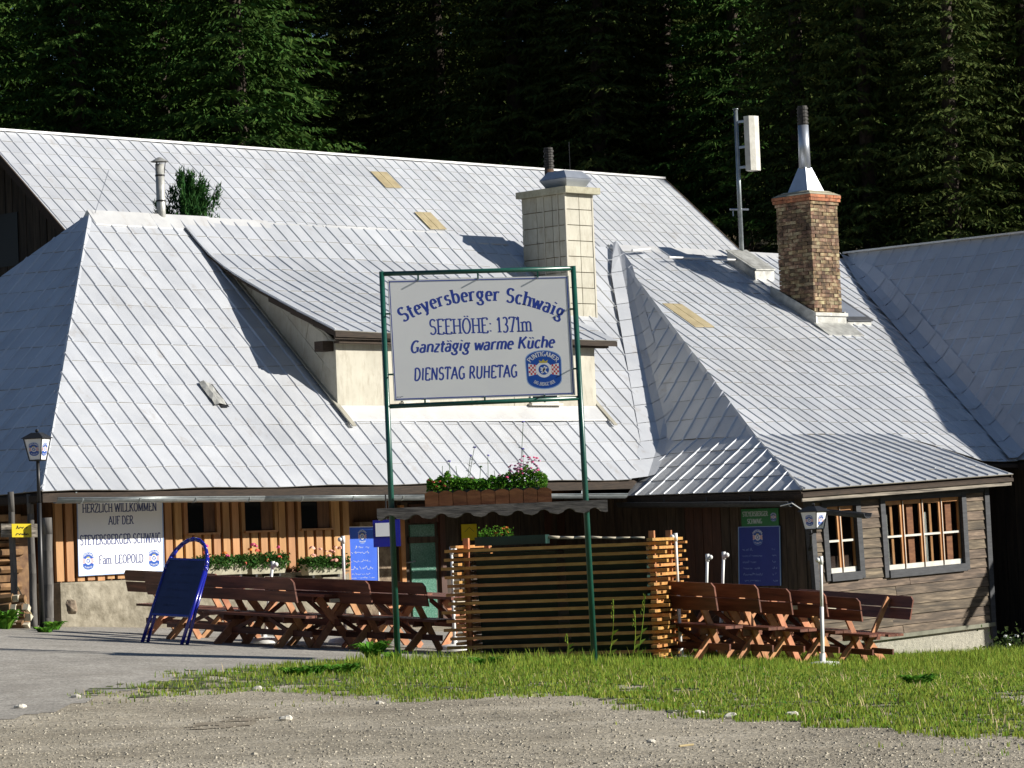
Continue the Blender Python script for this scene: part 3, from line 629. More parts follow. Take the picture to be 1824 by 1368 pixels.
# main house
inn = thing('inn_building', 'low mountain inn with silver hip roof, shed dormer and honey coloured plank wall', 'inn', H(0.5, .5, -2.1))
zr = lambda a: 5.157-.0095*(a-5.36)
F_main = lambda a, s: H(a, 5.4*s, s*zr(a)+wob(a, s, 0))
P_main = [(0, 0), (5.36, 1), (19.15, 1), (15.3, .143), (13.6, 0)]
F_hip = lambda a, s: H(5.36*s, a, 5.157*s+wob(a, s, 2))
P_hip = [(0, 0), (10.8, 0), (5.4, 1)]
F_back = lambda a, s: H(a, 10.8-5.4*s, s*zr(a))
mb = deck(F_main, [(0.01, 0), (5.36, 1), (19.15, 1), (15.3, .143), (13.6, 0)]); merge(mb, deck(F_hip, P_hip)); merge(mb, deck(F_back, [(0, 0), (5.36, 1), (27, 1), (32, 0)]))
roof = mb.build('roof', MT['fasciawood'], inn)
pan = patch(F_main, P_main, .359, 1/14, off=.28, rib=.020)+patch(F_hip, P_hip, .36, 1/14, off=.1, rib=.020)
lay(pan, roof, MT['roof'])
mb = MB()
for (a0, a1, tl, li) in ((5.3, 9.6, .26, .04), (9.6, 11.0, .20, .012), (11.0, 14.2, .18, .04), (14.2, 15.9, .16, .012)):
    n = max(1, int((a1-a0)/1.4))
    for k in range(n):
        b0, b1 = a0+(a1-a0)*k/n, a0+(a1-a0)*(k+1)/n-.01
        z0 = zr(b0)+.03+random.uniform(-.008, .008)
        q = [H(b0, 5.4-tl, z0-tl*.93), H(b0, 5.4, z0+li), H(b0, 5.4+tl, z0-tl*.93)]
        mb.add(q+[p+U*(b1-b0) for p in q]+[q[0]-Z*.02, q[0]-Z*.02+U*(b1-b0)], [(0, 3, 4, 1), (1, 4, 5, 2), (0, 1, 2), (3, 5, 4), (0, 6, 7, 3)])
mb.build('ridge_cap', MT['ridgecap'], roof)
mb = MB(); n = 15
for k in range(n):
    s0, s1 = k/n, (k+.98)/n; p0, p1 = H(5.36*s0, 5.4*s0, 5.157*s0+.04), H(5.36*s1, 5.4*s1, 5.157*s1+.04)
    a, b = U*.07-Z*.03, W_*.07-Z*.03
    mb.add([p0-Z*.0, p1, p0+a, p1+a, p0+b, p1+b], [(0, 1, 3, 2), (1, 0, 4, 5)])
mb.build('hip_cap', MT['roof'], roof)
p = pv(288, 375, 5.5)
mb = MB(); mb.tube(H(5.4, 5.3, 5.15), H(5.75, 5.3, 5.95), .006, n=5); mb.build('lightning_rod', MT['galv'], inn)

# gutter along the front eave: half-round, with brackets
def gutter(parent, pts, r, name, material, br=(), rise=.0):
    mb = MB(); n = 8
    for q0, q1 in zip(pts[:-1], pts[1:]):
        d = (q1-q0)/np.linalg.norm(q1-q0); s = np.cross(d, Z); s /= np.linalg.norm(s); vs = []
        for q in (q0, q1):
            for rr in (r, r*.9):
                for i in range(n+1): t = math.pi*i/n; vs.append(q+s*rr*math.cos(t)-Z*rr*math.sin(t))
        m = n+1; fs = []
        for i in range(n): fs += [(i, i+1, 2*m+i+1, 2*m+i), (m+i+1, m+i, 3*m+i, 3*m+i+1)]
        fs += [(0, 2*m, 3*m, m), (n, m+n, 3*m+n, 2*m+n)]
        for i in range(n): fs += [(i+1, i, m+i, m+i+1), (2*m+i, 2*m+i+1, 3*m+i+1, 3*m+i)]
        mb.add(vs, fs)
        for e in (r, -r): mb.tube(q0+s*e, q1+s*e, .012, n=5)
    g = mb.build(name, material, parent, True)
    for q in br:
        b = MB(); d = (pts[1]-pts[0])/np.linalg.norm(pts[1]-pts[0]); s = np.cross(d, Z); s /= np.linalg.norm(s)
        L_ = [q+s*(r+.006)*math.cos(t)-Z*(r+.006)*math.sin(t) for t in np.linspace(0, math.pi, 8)]+[q-s*r+Z*.10]
        for x0, x1 in zip(L_[:-1], L_[1:]): b.beam(x0, x1, d*.03, .006)
        b.build('gutter_bracket', material, g)
    return g
gz = lambda a: -.105-.012*a
gpts = [H(a, -.05, gz(a)) for a in (.2, 4.5, 9, 13.35)]
gutter(inn, gpts, .085, 'gutter', MT['gutter'], [H(a, -.05, gz(a)) for a in np.arange(.7, 13.3, 1.16)])
mb = MB(); mb.hb(.15, 13.3, .03, .07, -.14, -.03); mb.build('fascia_board', MT['fasciawood'], inn)
mb = MB(); mb.hb(.03, .07, .1, 10.6, -.18, -.03); mb.hb(.1, 13.2, .08, .95, -.10, -.075); mb.build('soffit', MT['fasciawood'], inn)

# main front wall
VW = .93
uL = pv(97, 1000, VW)[0]; uP = pv(616, 960, VW)[0]
zb = lambda a: pv(110, 1037, VW)[2]+(a-uL)*.01                     # lower end of the boards
mb = MB(); mb.hb(uL+.02, uP-.02, VW+.05, 10.2, -2.6, -.1); mb.hb(uP-.02, 19.5, 2.3, 10.2, -3.4, -.1)
mb.build('wall_core', MT['plankdark'], inn)
# plaster plinth, bulging
mb = MB(); NX, NZ = 60, 16; zt = zb(0); vs = []
for j in range(NZ+1):
    for i in range(NX+1):
        a = uL-.04+(uP+.02-uL)*i/NX; c = -3.1+(zt+3.1)*j/NZ
        f = j/NZ; b = VW-.09-.13*(1-f)**1.2-.09*n2(a*1.2, c*1.5, 1, 3)-.04*n2(a*3.5, c*4, 1, 5)*(1-.5*f)
        if j == NZ: b = VW-.05
        vs.append(H(a, b, c))
mb.add(vs, [(j*(NX+1)+i, j*(NX+1)+i+1, (j+1)*(NX+1)+i+1, (j+1)*(NX+1)+i) for j in range(NZ) for i in range(NX)], 0, .5)
mb.build('plaster_plinth', MT['plaster'], inn, True)
mb = MB(); mb.hb(uL-.05, uL+.06, VW-.2, 10.2, -3.1, zt); mb.hb(uL-.02, uP, VW-.06, VW+.2, zt-.03, zt+.001); mb.build('plinth_return', MT['plaster'], inn)
wins = []
for (x0, x1, y0, y1) in ((331, 383, 893, 949), (433, 486, 892, 945), (533, 587, 890, 941)):
    a0, a1 = pv(x0, 930, VW)[0], pv(x1, 930, VW)[0]; wins.append((a0, a1, pv((x0+x1)/2, y1, VW)[2], -.12))
a = uL+.02; k = 0
while a < uP-.05:
    w_ = .145; mid = a+w_/2
    inw = [q for q in wins if q[0]-.05 < mid < q[1]+.05]
    top = inw[0][2]-.02 if inw else -.1
    mb = MB(); jit = random.uniform(-.003, .003)
    mb.hb(a, a+w_, VW-.028+jit, VW+.03, zb(a)+random.uniform(-.012, .012), top); mb.build('wall_board', MT['plank'], inn)
    a += .207+random.uniform(-.006, .006)
for (a0, a1, c0, c1) in wins:
    f = MB(); 
    f.hb(a0-.075, a0, VW-.055, VW+.04, c0-.02, c1); f.hb(a1, a1+.075, VW-.055, VW+.04, c0-.02, c1)
    f.hb(a0-.075, a1+.075, VW-.05, VW+.04, c1-.03, c1+.02); wd = f.build('window', MT['plank'], inn)
    g = MB(); g.hb(a0, a1, VW+.0, VW+.04, c0, c1, 0); g.build('pane', MT['glass'], wd)
    g = MB(); g.hb(a0+(a1-a0)*.60, a1-.01, VW-.012, VW+.03, c0+.01, c1-.02); g.build('shutter_board', MT['plankdark'], wd)
    g = MB(); g.hb(a0-.02, a1+.03, VW-.085, VW+.03, c0-.035, c0-.002); g.build('sill', MT['plank'], wd)
mb = MB(); mb.hb(uP-.1, uP+.04, VW-.06, VW+1.4, -3.2, -.1); mb.build('corner_post', MT['plank'], inn)
# porch wall behind, with the green glass door
VP = 2.28
def wallbox(px0, px1, py0, py1, v0, v1, name, m, parent=inn):
    q = [pv(px0, py0, v0), pv(px1, py1, v0)]; mb = MB(); mb.hb(q[0][0], q[1][0], v0, v1, min(q[0][2], q[1][2]), max(q[0][2], q[1][2])); return mb.build(name, m, parent)
wallbox(640, 706, 930, 1120, VP-.16, VP+.1, 'rubble_wall', MT['stonewall'])
wallbox(706, 1120, 895, 1180, VP-.04, VP+.1, 'porch_wall', MT['darkwall'])
for x0 in range(812, 1100, 22): 
    q = pv(x0, 900, VP); mb = MB(); mb.hb(q[0], q[0]+.2, VP-.065+random.uniform(0, .01), VP-.03, -3.2, -.3); mb.build('porch_board', MT['darkwall'] if x0 < 960 else MT['reddoor'], inn)
dr = wallbox(712, 728, 900, 1120, VP-.11, VP, 'door', MT['framewood'])
wallbox(782, 800, 900, 1120, VP-.11, VP, 'door_frame', MT['reddoor'], dr)
wallbox(729, 781, 898, 930, VP-.09, VP, 'door_head', MT['reddoor'], dr)
wallbox(730, 780, 935, 1100, VP-.075, VP-.04, 'door_pane', MT['greenglass'], dr)
wallbox(729, 781, 957, 966, VP-.095, VP-.05, 'door_rail', MT['darkwall'], dr)
q = pv(727, 1002, VP-.15); mb = MB(); mb.tube(H(q[0], q[1]-.02, q[2]), H(q[0]+.16, q[1]-.02, q[2]+.02), .012); mb.tube(H(q[0], q[1]-.02, q[2]), H(q[0], q[1]+.1, q[2]), .012); mb.build('door_handle', MT['galv'], dr)

# shed dormer
uDL, uDR, vD = 7.66, 14.28, 1.47
prof = [(5.36, 5.12), (4.95, 4.75), (4.5, 4.36), (3.95, 4.02), (3.1, 3.61), (2.2, 3.19), (1.17, 2.735)]
plen = [0]
for (v0, c0), (v1, c1) in zip(prof[:-1], prof[1:]): plen.append(plen[-1]+math.hypot(v1-v0, c1-c0))
def F_dorm(a, s):
    d = (1-s)*plen[-1]
    for i in range(len(plen)-1):
        if d <= plen[i+1]+1e-9:
            f = (d-plen[i])/(plen[i+1]-plen[i]); v0, c0 = prof[i]; v1, c1 = prof[i+1]; break
    t = a-uDL
    return H(a, v0+f*(v1-v0), c0+f*(c1-c0)+.012-.0095*t*(1-s)+.02*t*0+wob(a, s, 4)*.5+.012*(1-s)*0)
aL, aR = uDL-.27, 14.64
P_dorm = [(aL, 0), (aR, 0), (aR, .995), (aL, .995)]
dm = MB()
for i in range(7):
    s0, s1 = i/7*.93, (i+1)/7*.93; th_d = .09 if s1 < .45 else .04; a = [F_dorm(aL+.01, s0)-Z*.015, F_dorm(aR-.01, s0)-Z*.015, F_dorm(aR-.01, s1)-Z*.03, F_dorm(aL+.01, s1)-Z*.03]
    dm.hex8(a, [p-Z*th_d for p in a])
dorm = dm.build('dormer', MT['fasciawood'], inn)
pan = patch(F_dorm, P_dorm, .33, 1/9, off=aL+.02, rib=.02)
for q in pan: mb = MB(); mb.add(q[1], q[2], 0, random.random()); mb.m[1:1+q[3]] = [1]*q[3]; mb.build('roof_sheet', [MT['roof'], MT['grimeshade']], dorm)
mb = MB()
for i in range(14):
    s0, s1 = i/15, (i+1)/15; p0, p1 = F_dorm(aL, s0)+Z*.03, F_dorm(aL, s1)+Z*.03
    mb.beam(p0, p1, Z*.05, .012); mb.beam(p0+Z*.022, p1+Z*.022, U*.07, .01)
mb.build('verge_trim', MT['roof'], dorm)
mb = MB(); mb.hb(aL+.02, aR-.02, 1.2, 1.23, 2.61, 2.69); mb.build('eave_board', MT['fasciawood'], dorm); mb = MB(); mb.hb(uDL-.1, uDR+.2, 1.26, 1.40, 2.55, 2.60); mb.build('eave_board', MT['fasciawood'], dorm)
nx = 6
for k in range(nx):                                                 # front panels
    a0, a1 = uDL+(uDR-uDL)*k/nx, uDL+(uDR-uDL)*(k+1)/nx
    mb = MB(); mb.hb(a0+.006, a1-.006, vD-.012, vD+.02, 1.36, 2.62); mb.build('wall_panel', MT['creamwall'], dorm)
mb = MB(); mb.hb(uDL, uDR, vD+.0, vD+.1, 1.3, 2.62); mb.hb(uDL-.02, uDL+.04, vD-.02, vD+.02, 1.36, 2.62); mb.build('wall_front', MT['creamtile'], dorm)
mb = MB(); mb.hb(uDL-.02, uDR+.05, vD-.28, vD-.015, 1.13, 1.15); q0 = [H(uDL-.05, vD-.3, 1.17), H(uDR+.1, vD-.3, 1.17), H(uDR+.1, vD-.02, 1.44), H(uDL-.05, vD-.02, 1.44)]; mb = MB(); mb.hex8([p-Z*.01 for p in q0], [p+Z*.015 for p in q0]); mb.build('apron_flashing', MT['ridgecap'], dorm)
# dormer windows seen between sign and roof
for x0, x1, y0, y1 in ((940, 992, 640, 718), (712, 762, 640, 716)):
    q0, q1 = pv(x0, y0, vD), pv(x1, y1, vD)
    f = MB(); f.hb(q0[0], q1[0], vD-.05, vD+.0, q1[2], q0[2]); wd = f.build('window', MT['framewhite'], dorm)
    for t0, t1 in ((.06, .47), (.53, .94)):
        g = MB(); g.hb(q0[0]+(q1[0]-q0[0])*t0, q0[0]+(q1[0]-q0[0])*t1, vD-.058, vD-.045, q1[2]+.05, q0[2]-.05); g.build('pane', MT['glass'], wd)
    g = MB(); g.hb(q0[0]-.05, q1[0]+.05, vD-.12, vD-.02, q1[2]-.05, q1[2]-.01); g.build('sill', MT['framewhite'], wd)
# cheeks (left and right) of large diamond-seamed sheets
for side, aa in ((-1, uDL), (1, uDR)):
    mb = MB(); t = [(vD, 1.40), (vD, 2.6), (2.2, 3.09), (3.1, 3.50), (3.95, 3.90), (4.4, 4.22)]
    mb.prism([H(aa, b, c) for b, c in t], U*.05*(-side)); ck = mb.build('cheek_wall', MT['cheek'], dorm)
    reg = t
    rows = 6
    for i in range(-2, 8):
        for j in range(-2, 9):
            # skewed cells following the roof slope
            o = np.array([vD, 1.4])+np.array([.72, .69])*i*.62+np.array([-.3, 1.])*j*.42
            e1, e2 = np.array([.72, .69])*.615, np.array([-.3, 1.])*.415
            c = clip([tuple(o), tuple(o+e1), tuple(o+e1+e2), tuple(o+e2)], reg[:4]) if False else clip([tuple(o), tuple(o+e1), tuple(o+e1+e2), tuple(o+e2)], [(vD+.0, 1.40), (vD, 2.6), (3.1, 3.5), (4.4, 4.22)])
            if len(c) >= 3:
                ar = abs(sum(c[k][0]*c[(k+1) % len(c)][1]-c[(k+1) % len(c)][0]*c[k][1] for k in range(len(c))))/2
                if ar < .01: continue
                mb = MB(); mb.prism([H(aa+side*.004, b, cc) for b, cc in c], U*side*(.010+random.uniform(0, .008))); mb.build('cheek_sheet', MT['cheek'], ck)
mb = MB(); p0, p1 = H(uDL-.03, vD-.45, 1.04), H(uDL-.03, 4.3, 4.14); mb.beam(p0+Z*.03, p1+Z*.03, U*.10, .02); mb.build('cheek_flashing', MT['cheek'], dorm); mb = MB(); mb.beam(H(uDR+.05, vD-.45, 1.04)+Z*.03, H(uDR+.05, 4.3, 4.14)+Z*.03, U*.10, .02); mb.build('cheek_flashing', MT['cheek'], dorm)
mb = MB(); mb.hb(uDL-.28, uDL-.02, 1.5, 1.72, 2.42, 2.60); mb.build('rafter_end', MT['fasciawood'], dorm)
# crumpled vent plate on the main roof
q = co(onplane(378, 705, H(0, 0, 0), np.cross(U, H(0, 5.4, 5.157)-E1)/np.linalg.norm(np.cross(U, H(0, 5.4, 5.157)-E1))))
def on_main(a, v, l=0.): return H(a, v, v*.955)+np.array(np.cross(U, W_*1+Z*.955))/1.383*l
mb = MB(); g = [(-.15, -.22), (.15, -.22), (.15, .22), (-.15, .22)]
vs = []
for i in range(4):
    for j in range(6):
        vs.append(on_main(q[0]-.13+.085*i, q[1]-.2+.085*j, .03+.05*abs(n2(i*1.7, j*1.3, 1, 2))+(.04 if i == 1 else 0)))
mb.add(vs, [(i*6+j, i*6+j+1, i*6+j+7, i*6+j+6) for i in range(3) for j in range(5)]); mb.build('bent_vent_flap', MT['oldmetal'], inn)
mb = MB(); c4 = [on_main(q[0]-.02, q[1]-.24, .03), on_main(q[0]+.16, q[1]-.24, .03), on_main(q[0]+.16, q[1]+.2, .03), on_main(q[0]-.02, q[1]+.2, .03)]; mb.add(c4, [(0, 1, 2, 3)]); mb.build('vent_opening', MT['black'], inn)

# ------------------------------------------------------------ front wing
C0 = co(atY(1430, 873, 59.6)); eU, eV, eC = C0
zD = pv(1805, 845, eV); dU, dC = zD[0], zD[2]
kV, kC, kU = -1.6, .73, 15.3
wing = thing('inn_wing', 'projecting inn wing of weathered clapboards under a swept silver metal roof, right of the sign', 'building', H(eU+.4, eV+.4, -2.8))
F_wu = lambda a, s: H(a, kV+7.0*s, kC+4.30*s+wob(a, s, 6)*1.2)
P_wu = [(kU, 0), (22.72, 0), (26.8, 1), (19.11, 1)]
P_wu2 = [(19.4, 0), (21.0, -.135), (22.15, -.135), (22.72, 0)]
F_wf = lambda a, s: H(a, eV+(kV-eV)*s, (eC+(dC-eC)*(a-eU)/(dU-eU))*(1-s)+kC*s+.01*math.sin(a*2)*s*(1-s))
P_wf = [(eU, 0), (dU, 0), (19.5, 1), (kU, 1)]
vE = .05
F_wlf = lambda a, s: H(eU+(kU-eU)*s, a, (eC+.06*(a-eV)/4.3)*(1-s)+kC*s)
P_wlf = [(eV, 0), (vE, 0), (.77, 1), (kV, 1)]
F_wlu = lambda a, s: H(kU+3.81*s, a, kC+4.3*s+wob(a, s, 8))
P_wlu = [(kV, 0), (.77, 0), (5.4, 1)]
mb = deck(F_wu, P_wu, .12)
for f, p in ((F_wu, P_wu2), (F_wf, P_wf), (F_wlf, P_wlf), (F_wlu, P_wlu)): merge(mb, deck(f, p, .06))
wroof = mb.build('roof', MT['fasciawood'], wing)
pan = patch(F_wu, P_wu, .315, 1/16, off=.05, rib=.020)+patch(F_wu, P_wu2, .315, 1/16, off=.05, rib=.020)+patch(F_wf, P_wf, .315, 1/5, off=.05, rib=.03)+patch(F_wlf, P_wlf, .36, 1/4, off=.2, rib=.018, ribw=.02)+patch(F_wlu, P_wlu, .36, 1/11, off=.2, rib=.02)
lay(pan, wroof, MT['roof'])
mb = MB()
def capline(mb, p0, p1, w1, w2, n, lift=.035):
    for k in range(n):
        a, b = p0+(p1-p0)*k/n, p0+(p1-p0)*(k+.985)/n; a = a+Z*lift; b = b+Z*lift
        mb.add([a, b, a+w1, b+w1, a+w2, b+w2], [(0, 1, 3, 2), (1, 0, 4, 5)])
capline(mb, H(eU, eV, eC), H(kU, kV, kC), U*.06-Z*.03, W_*.06-Z*.05, 5); capline(mb, H(kU, kV, kC), H(19.11, 5.4, 5.03), U*.06-Z*.04, W_*.03-Z*.06-U*.04, 16)
mb.build('hip_cap', MT['roof'], wroof)
mb = MB()
for k in range(5):
    b0, b1 = 19.0+k*1.45, 19.0+(k+.99)*1.45; z0 = 5.05+random.uniform(-.01, .015)
    q = [H(b0, 5.2, z0-.13), H(b0, 5.4, z0+.03), H(b0, 5.6, z0-.16)]; mb.add(q+[p+U*(b1-b0) for p in q], [(0, 3, 4, 1), (1, 4, 5, 2), (0, 1, 2), (3, 5, 4)])
mb.tube(H(19.3, 5.0, 4.92), H(19.9, 5.05, 4.98), .035); mb.tube(H(20.1, 4.7, 4.78), H(22.9, 4.75, 4.80), .025)
mb.build('ridge_cap', MT['ridgecap'], wroof)
# curved valley sheets between main roof and wing
def vline(s):                                                      # s 0..1 bottom to top
    v = .0+5.35*s; return v
mb = MB(); nn_ = 14
for k in range(nn_):
    vs = []
    for s in (k/nn_, (k+.97)/nn_):
        v = vline(s); c = .955*v; u_ = kU+(c-kC)*3.81/4.3 if c > kC else eU+(c-eC)*(kU-eU)/(kC-eC)
        wl = .42*(1-s*.55)*min(1, (1.02-s)*6)
        rs = 1 if c > kC else .5; a = H(u_-wl*1.35-.05, v, c+.014); m_ = H(u_-wl*.15, v-.02, c+.055); b_ = H(u_+wl*.25, v-wl*.3, c+wl*.26*rs+.045); d_ = H(u_+wl*.7, v-wl*.6, c+wl*.75*rs+.02)
        vs += [a, m_, b_, d_]
    mb.add(vs, [(0, 1, 5, 4), (1, 2, 6, 5), (2, 3, 7, 6)], 0, random.random())
mb.build('valley_sheet', MT['roof'], wroof)
# tan roof plates
def plate(F, a0, a1, s0, s1, name, parent, m, n=2, lift=.03):
    mb = MB(); 
    for k in range(n):
        b0, b1 = a0+(a1-a0)*k/n, a0+(a1-a0)*(k+.95)/n
        q = [F(b0, s0), F(b1, s0), F(b1, s1), F(b0, s1)]; mb.hex8([p+Z*lift for p in q], [p+Z*(lift+.015) for p in q])
    return mb.build(name, m, parent)
plate(F_wu, 18.02, 18.62, (2.2+1.6)/7, (3.05+1.6)/7, 'translucent_plate', wroof, MT['tanpanel'])
# roof windows
def roof_window(F, a0, a1, s0, s1, h, parent, glass):
    q = [F(a0, s0), F(a1, s0), F(a1, s1), F(a0, s1)]; mb = MB(); hs = [h*.9, h*.9, h, h]
    mb.hex8([p-Z*.02 for p in q], [p+Z*hh for p, hh in zip(q, hs)]); o = mb.build('roof_hatch', MT['oldmetal'], parent)
    c = sum(q)/4; q2 = [c+(p-c)*1.06 for p in q]; mb = MB(); mb.hex8([p+Z*(h+.005) for p in q2], [p+Z*(h+.035) for p in q2]); fr = mb.build('hatch_frame', MT['framegrey'] if glass else MT['oldmetal'], o)
    q3 = [c+(p-c)*.84 for p in q]; mb = MB(); mb.add([p+Z*(h+.043) for p in q3], [(0, 1, 2, 3)]); mb.build('hatch_pane', MT['oldmetal'] if not glass else MT['galv'], o)
roof_window(F_wu, 22.3, 22.95, (4.25-kV)/7, (5.0-kV)/7, .22, wing, False)
roof_window(F_wu, 23.15, 23.95, (2.45-kV)/7, (3.5-kV)/7, .10, wing, True)
# verge board and eave boards
mb = MB(); 
mb.beam(H(eU+.02, eV+.05, eC-.17), H(dU-.02, eV+.05, dC-.17), Z*.07, .03); mb.build('eave_fascia', MT['greywood'], wing)
mb = MB(); mb.beam(H(eU+.03, eV+.05, eC-.09), H(eU+.03, vE, eC-.03), Z*.14, .03)
mb.build('side_fascia', MT['fasciawood'], wing); mb = MB(); mb.beam(H(dU-.02, eV+.02, dC-.06), H(19.5, kV, kC-.07), Z*.14, .03); mb.build('side_fascia', MT['fasciawood'], wing)
# front clapboard wall: bilinear between its four corners in the photo
vWg = eV+.38
c_tl, c_bl, c_tr, c_br = [pv(x, y, vWg) for x, y in ((1440, 876), (1461, 1150), (1753, 858), (1767, 1112))]
def fw(s, t, dv=0.):                                               # t 0 top, 1 bottom
    a = (c_tl*(1-s)+c_tr*s)*(1-t)+(c_bl*(1-s)+c_br*s)*t; return H(a[0], a[1]+dv, a[2])
def inv(px, py):
    s, t = .5, .5
    for _ in range(12):
        xl, xr = 1440+21*t, 1753+14*t; s = (px-xl)/(xr-xl); yt, yb = 876-18*s, 1150-38*s; t = (py-yt)/(yb-yt)
    return s, t
def quad_slab(mb, s0, s1, t0, t1, d0, d1, mi=0, rnd=None):
    mb.hex8([fw(s0, t1, d1), fw(s1, t1, d1), fw(s1, t0, d1), fw(s0, t0, d1)], [fw(s0, t1, d0), fw(s1, t1, d0), fw(s1, t0, d0), fw(s0, t0, d0)], mi, rnd)
WINS = [inv(1466, 903)+inv(1526, 1018), inv(1567, 893)+inv(1714, 1004)]
def band(s, w): return w[1] - .0 + (w[3]-w[1])*0
rows = 15
for r in range(rows):
    t0, t1 = r/rows, (r+1)/rows-.004
    segs = [(0., 1.)]
    for (a, b, c, d) in WINS:
        if t1 > b-.02 and t0 < d+.02:
            segs = [x for s0, s1 in segs for x in ((s0, min(s1, a)), (max(s0, c), s1)) if x[1]-x[0] > .004]
    for s0, s1 in segs:
        cuts = [s0]+([s0+(s1-s0)*random.uniform(.35, .65)] if s1-s0 > .5 else [])+[s1]
        for x0, x1 in zip(cuts[:-1], cuts[1:]):
            mb = MB(); jj = random.uniform(-.004, .004)
            mb.hex8([fw(x0, t1, .03), fw(x1-.002, t1, .03), fw(x1-.002, t0, .03), fw(x0, t0, .03)], [fw(x0, t1, -.034+jj), fw(x1-.002, t1, -.034+jj), fw(x1-.002, t0, -.012+jj), fw(x0, t0, -.012+jj)])
            mb.build('clapboard', MT['clapwood'], wing)
# shell of the wing: back plates leaving the windows open
mb = MB(); ws = sorted(WINS)
quad_slab(mb, 0, ws[0][0], 0, 1.0, .03, .10); quad_slab(mb, ws[0][2], ws[1][0], 0, 1, .03, .10); quad_slab(mb, ws[1][2], 1, 0, 1, .03, .10)
for w0 in ws: quad_slab(mb, w0[0], w0[2], 0, w0[1], .03, .10); quad_slab(mb, w0[0], w0[2], w0[3], 1, .03, .10)
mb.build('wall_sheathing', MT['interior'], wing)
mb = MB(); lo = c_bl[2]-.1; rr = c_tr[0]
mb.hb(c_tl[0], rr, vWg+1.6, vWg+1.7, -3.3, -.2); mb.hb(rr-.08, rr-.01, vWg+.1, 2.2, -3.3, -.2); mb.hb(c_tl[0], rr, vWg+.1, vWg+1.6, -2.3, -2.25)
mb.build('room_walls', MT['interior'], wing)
# left wall of the wing (in shade), boards
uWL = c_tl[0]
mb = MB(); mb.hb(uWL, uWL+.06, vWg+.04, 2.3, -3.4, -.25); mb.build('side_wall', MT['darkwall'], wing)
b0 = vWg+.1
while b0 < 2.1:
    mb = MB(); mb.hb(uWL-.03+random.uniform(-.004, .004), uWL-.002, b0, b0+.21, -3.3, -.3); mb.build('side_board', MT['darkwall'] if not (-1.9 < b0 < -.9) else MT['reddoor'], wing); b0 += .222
mb = MB(); mb.prism([fw(-.012, -.02, -.05), fw(.012, -.02, -.05), fw(.012, 1.03, -.05), fw(-.012, 1.03, -.05)], W_*.14); mb.build('corner_board', MT['framegrey'], wing)
mb = MB(); mb.prism([fw(.985, -.02, -.06), fw(1.012, -.02, -.06), fw(1.012, 1.10, -.06), fw(.985, 1.10, -.06)], W_*.12); mb.build('corner_board', MT['framegrey'], wing)
mb = MB(); quad_slab(mb, 0, 1, .985, 1.012, -.085, 0); mb.build('drip_board', MT['dripgreen'], wing)
mb = MB(); quad_slab(mb, 0.012, .985, -.01, .075, -.045, 0); mb.build('top_board', MT['framegrey'], wing)
mb = MB(); mb.hex8([fw(0, 1.01, .0), fw(1.0, 1.01, .0), fw(1., 1.01, .5), fw(0, 1.01, .5)], [fw(0, 1.5, -.02), fw(1.0, 1.5, -.02), fw(1., 1.5, .5), fw(0, 1.5, .5)]); mb.build('roughcast_plinth', MT['roughcast'], wing)
# windows of the wing
def wing_window(w, leaves, fr=.03):
    s0, t0, s1, t1 = w; sx = (s1-s0); ft = .055; fs = ft*.62
    f = MB(); sw = .024
    for (a, b, c, d) in ((s0-sw, s0+.002, t0-.03, t1+.045), (s1-.002, s1+sw, t0-.03, t1+.045)): quad_slab(f, a, b, c, d, -.06, .03)
    quad_slab(f, s0, s1, t1-.002, t1+.05, -.085, .03); quad_slab(f, s0, s1, t0-.03, t0+.002, -.055, .03)
    wd = f.build('window', MT['framegrey'], wing)
    n = leaves
    for k in range(n):
        a, b = s0+sx*k/n+.004, s0+sx*(k+1)/n-.004; bw = .008
        f = MB(); 
        quad_slab(f, a, a+bw, t0, t1, .02, .055); quad_slab(f, b-bw, b, t0, t1, .02, .055); quad_slab(f, a, b, t0, t0+.03, .021, .054)
        sa = f.build('sash', MT['framewood'], wd)
        f = MB(); quad_slab(f, a, b, t1-.035, t1-.002, .015, .05); tm = t0+(t1-t0)*.52; quad_slab(f, a+bw*.6, b-bw*.6, tm-.007, tm+.007, .018, .05); quad_slab(f, a+.0005, a+bw*.4, t0+.01, t1-.01, .012, .02); f.build('glazing_bar', MT['framewhite'], sa)
        f = MB(); f.add([fw(a+bw, t1-.03, .04), fw(b-bw, t1-.03, .04), fw(b-bw, t0+.02, .04), fw(a+bw, t0+.02, .04)], [(0, 1, 2, 3)] if np.cross(fw(b-bw, t1, .04)-fw(a+bw, t1, .04), fw(b-bw, t0, .04)-fw(b-bw, t1, .04))[1] < 0 else [(3, 2, 1, 0)]); f.build('pane', MT['pane'], sa)
        if leaves > 2:
            f = MB(); m = .35 if k % 2 == 0 else .72
            if k % 2 == 0:
                vs = []; 
                for i in range(9): x = a+.003+(b-a)*.28*i/8; vs += [fw(x, t0+.2*(t1-t0), .075+.012*math.sin(i*2.1)), fw(x, t1-.02, .075+.015*math.sin(i*2.1))]
                f.add(vs, [(2*i, 2*i+1, 2*i+3, 2*i+2) for i in range(8)]); f.build('curtain', MT['curtain'], wd)
                f = MB(); quad_slab(f, a+(b-a)*.48, a+(b-a)*.60, t0+.01, t1-.02, .065, .09); f.build('inner_sash', MT['framewood'], wd)
            else:
                quad_slab(f, a+(b-a)*.45, a+(b-a)*.8, t0+.01, t1-.02, .12, .15); f.build('inner_shutter', MT['boxwood'], wd)
m = bpy.data.materials.new('clear_pane'); m.use_nodes = True; n = m.node_tree
for q in list(n.nodes):
    if q.type == 'BSDF_PRINCIPLED': n.nodes.remove(q)
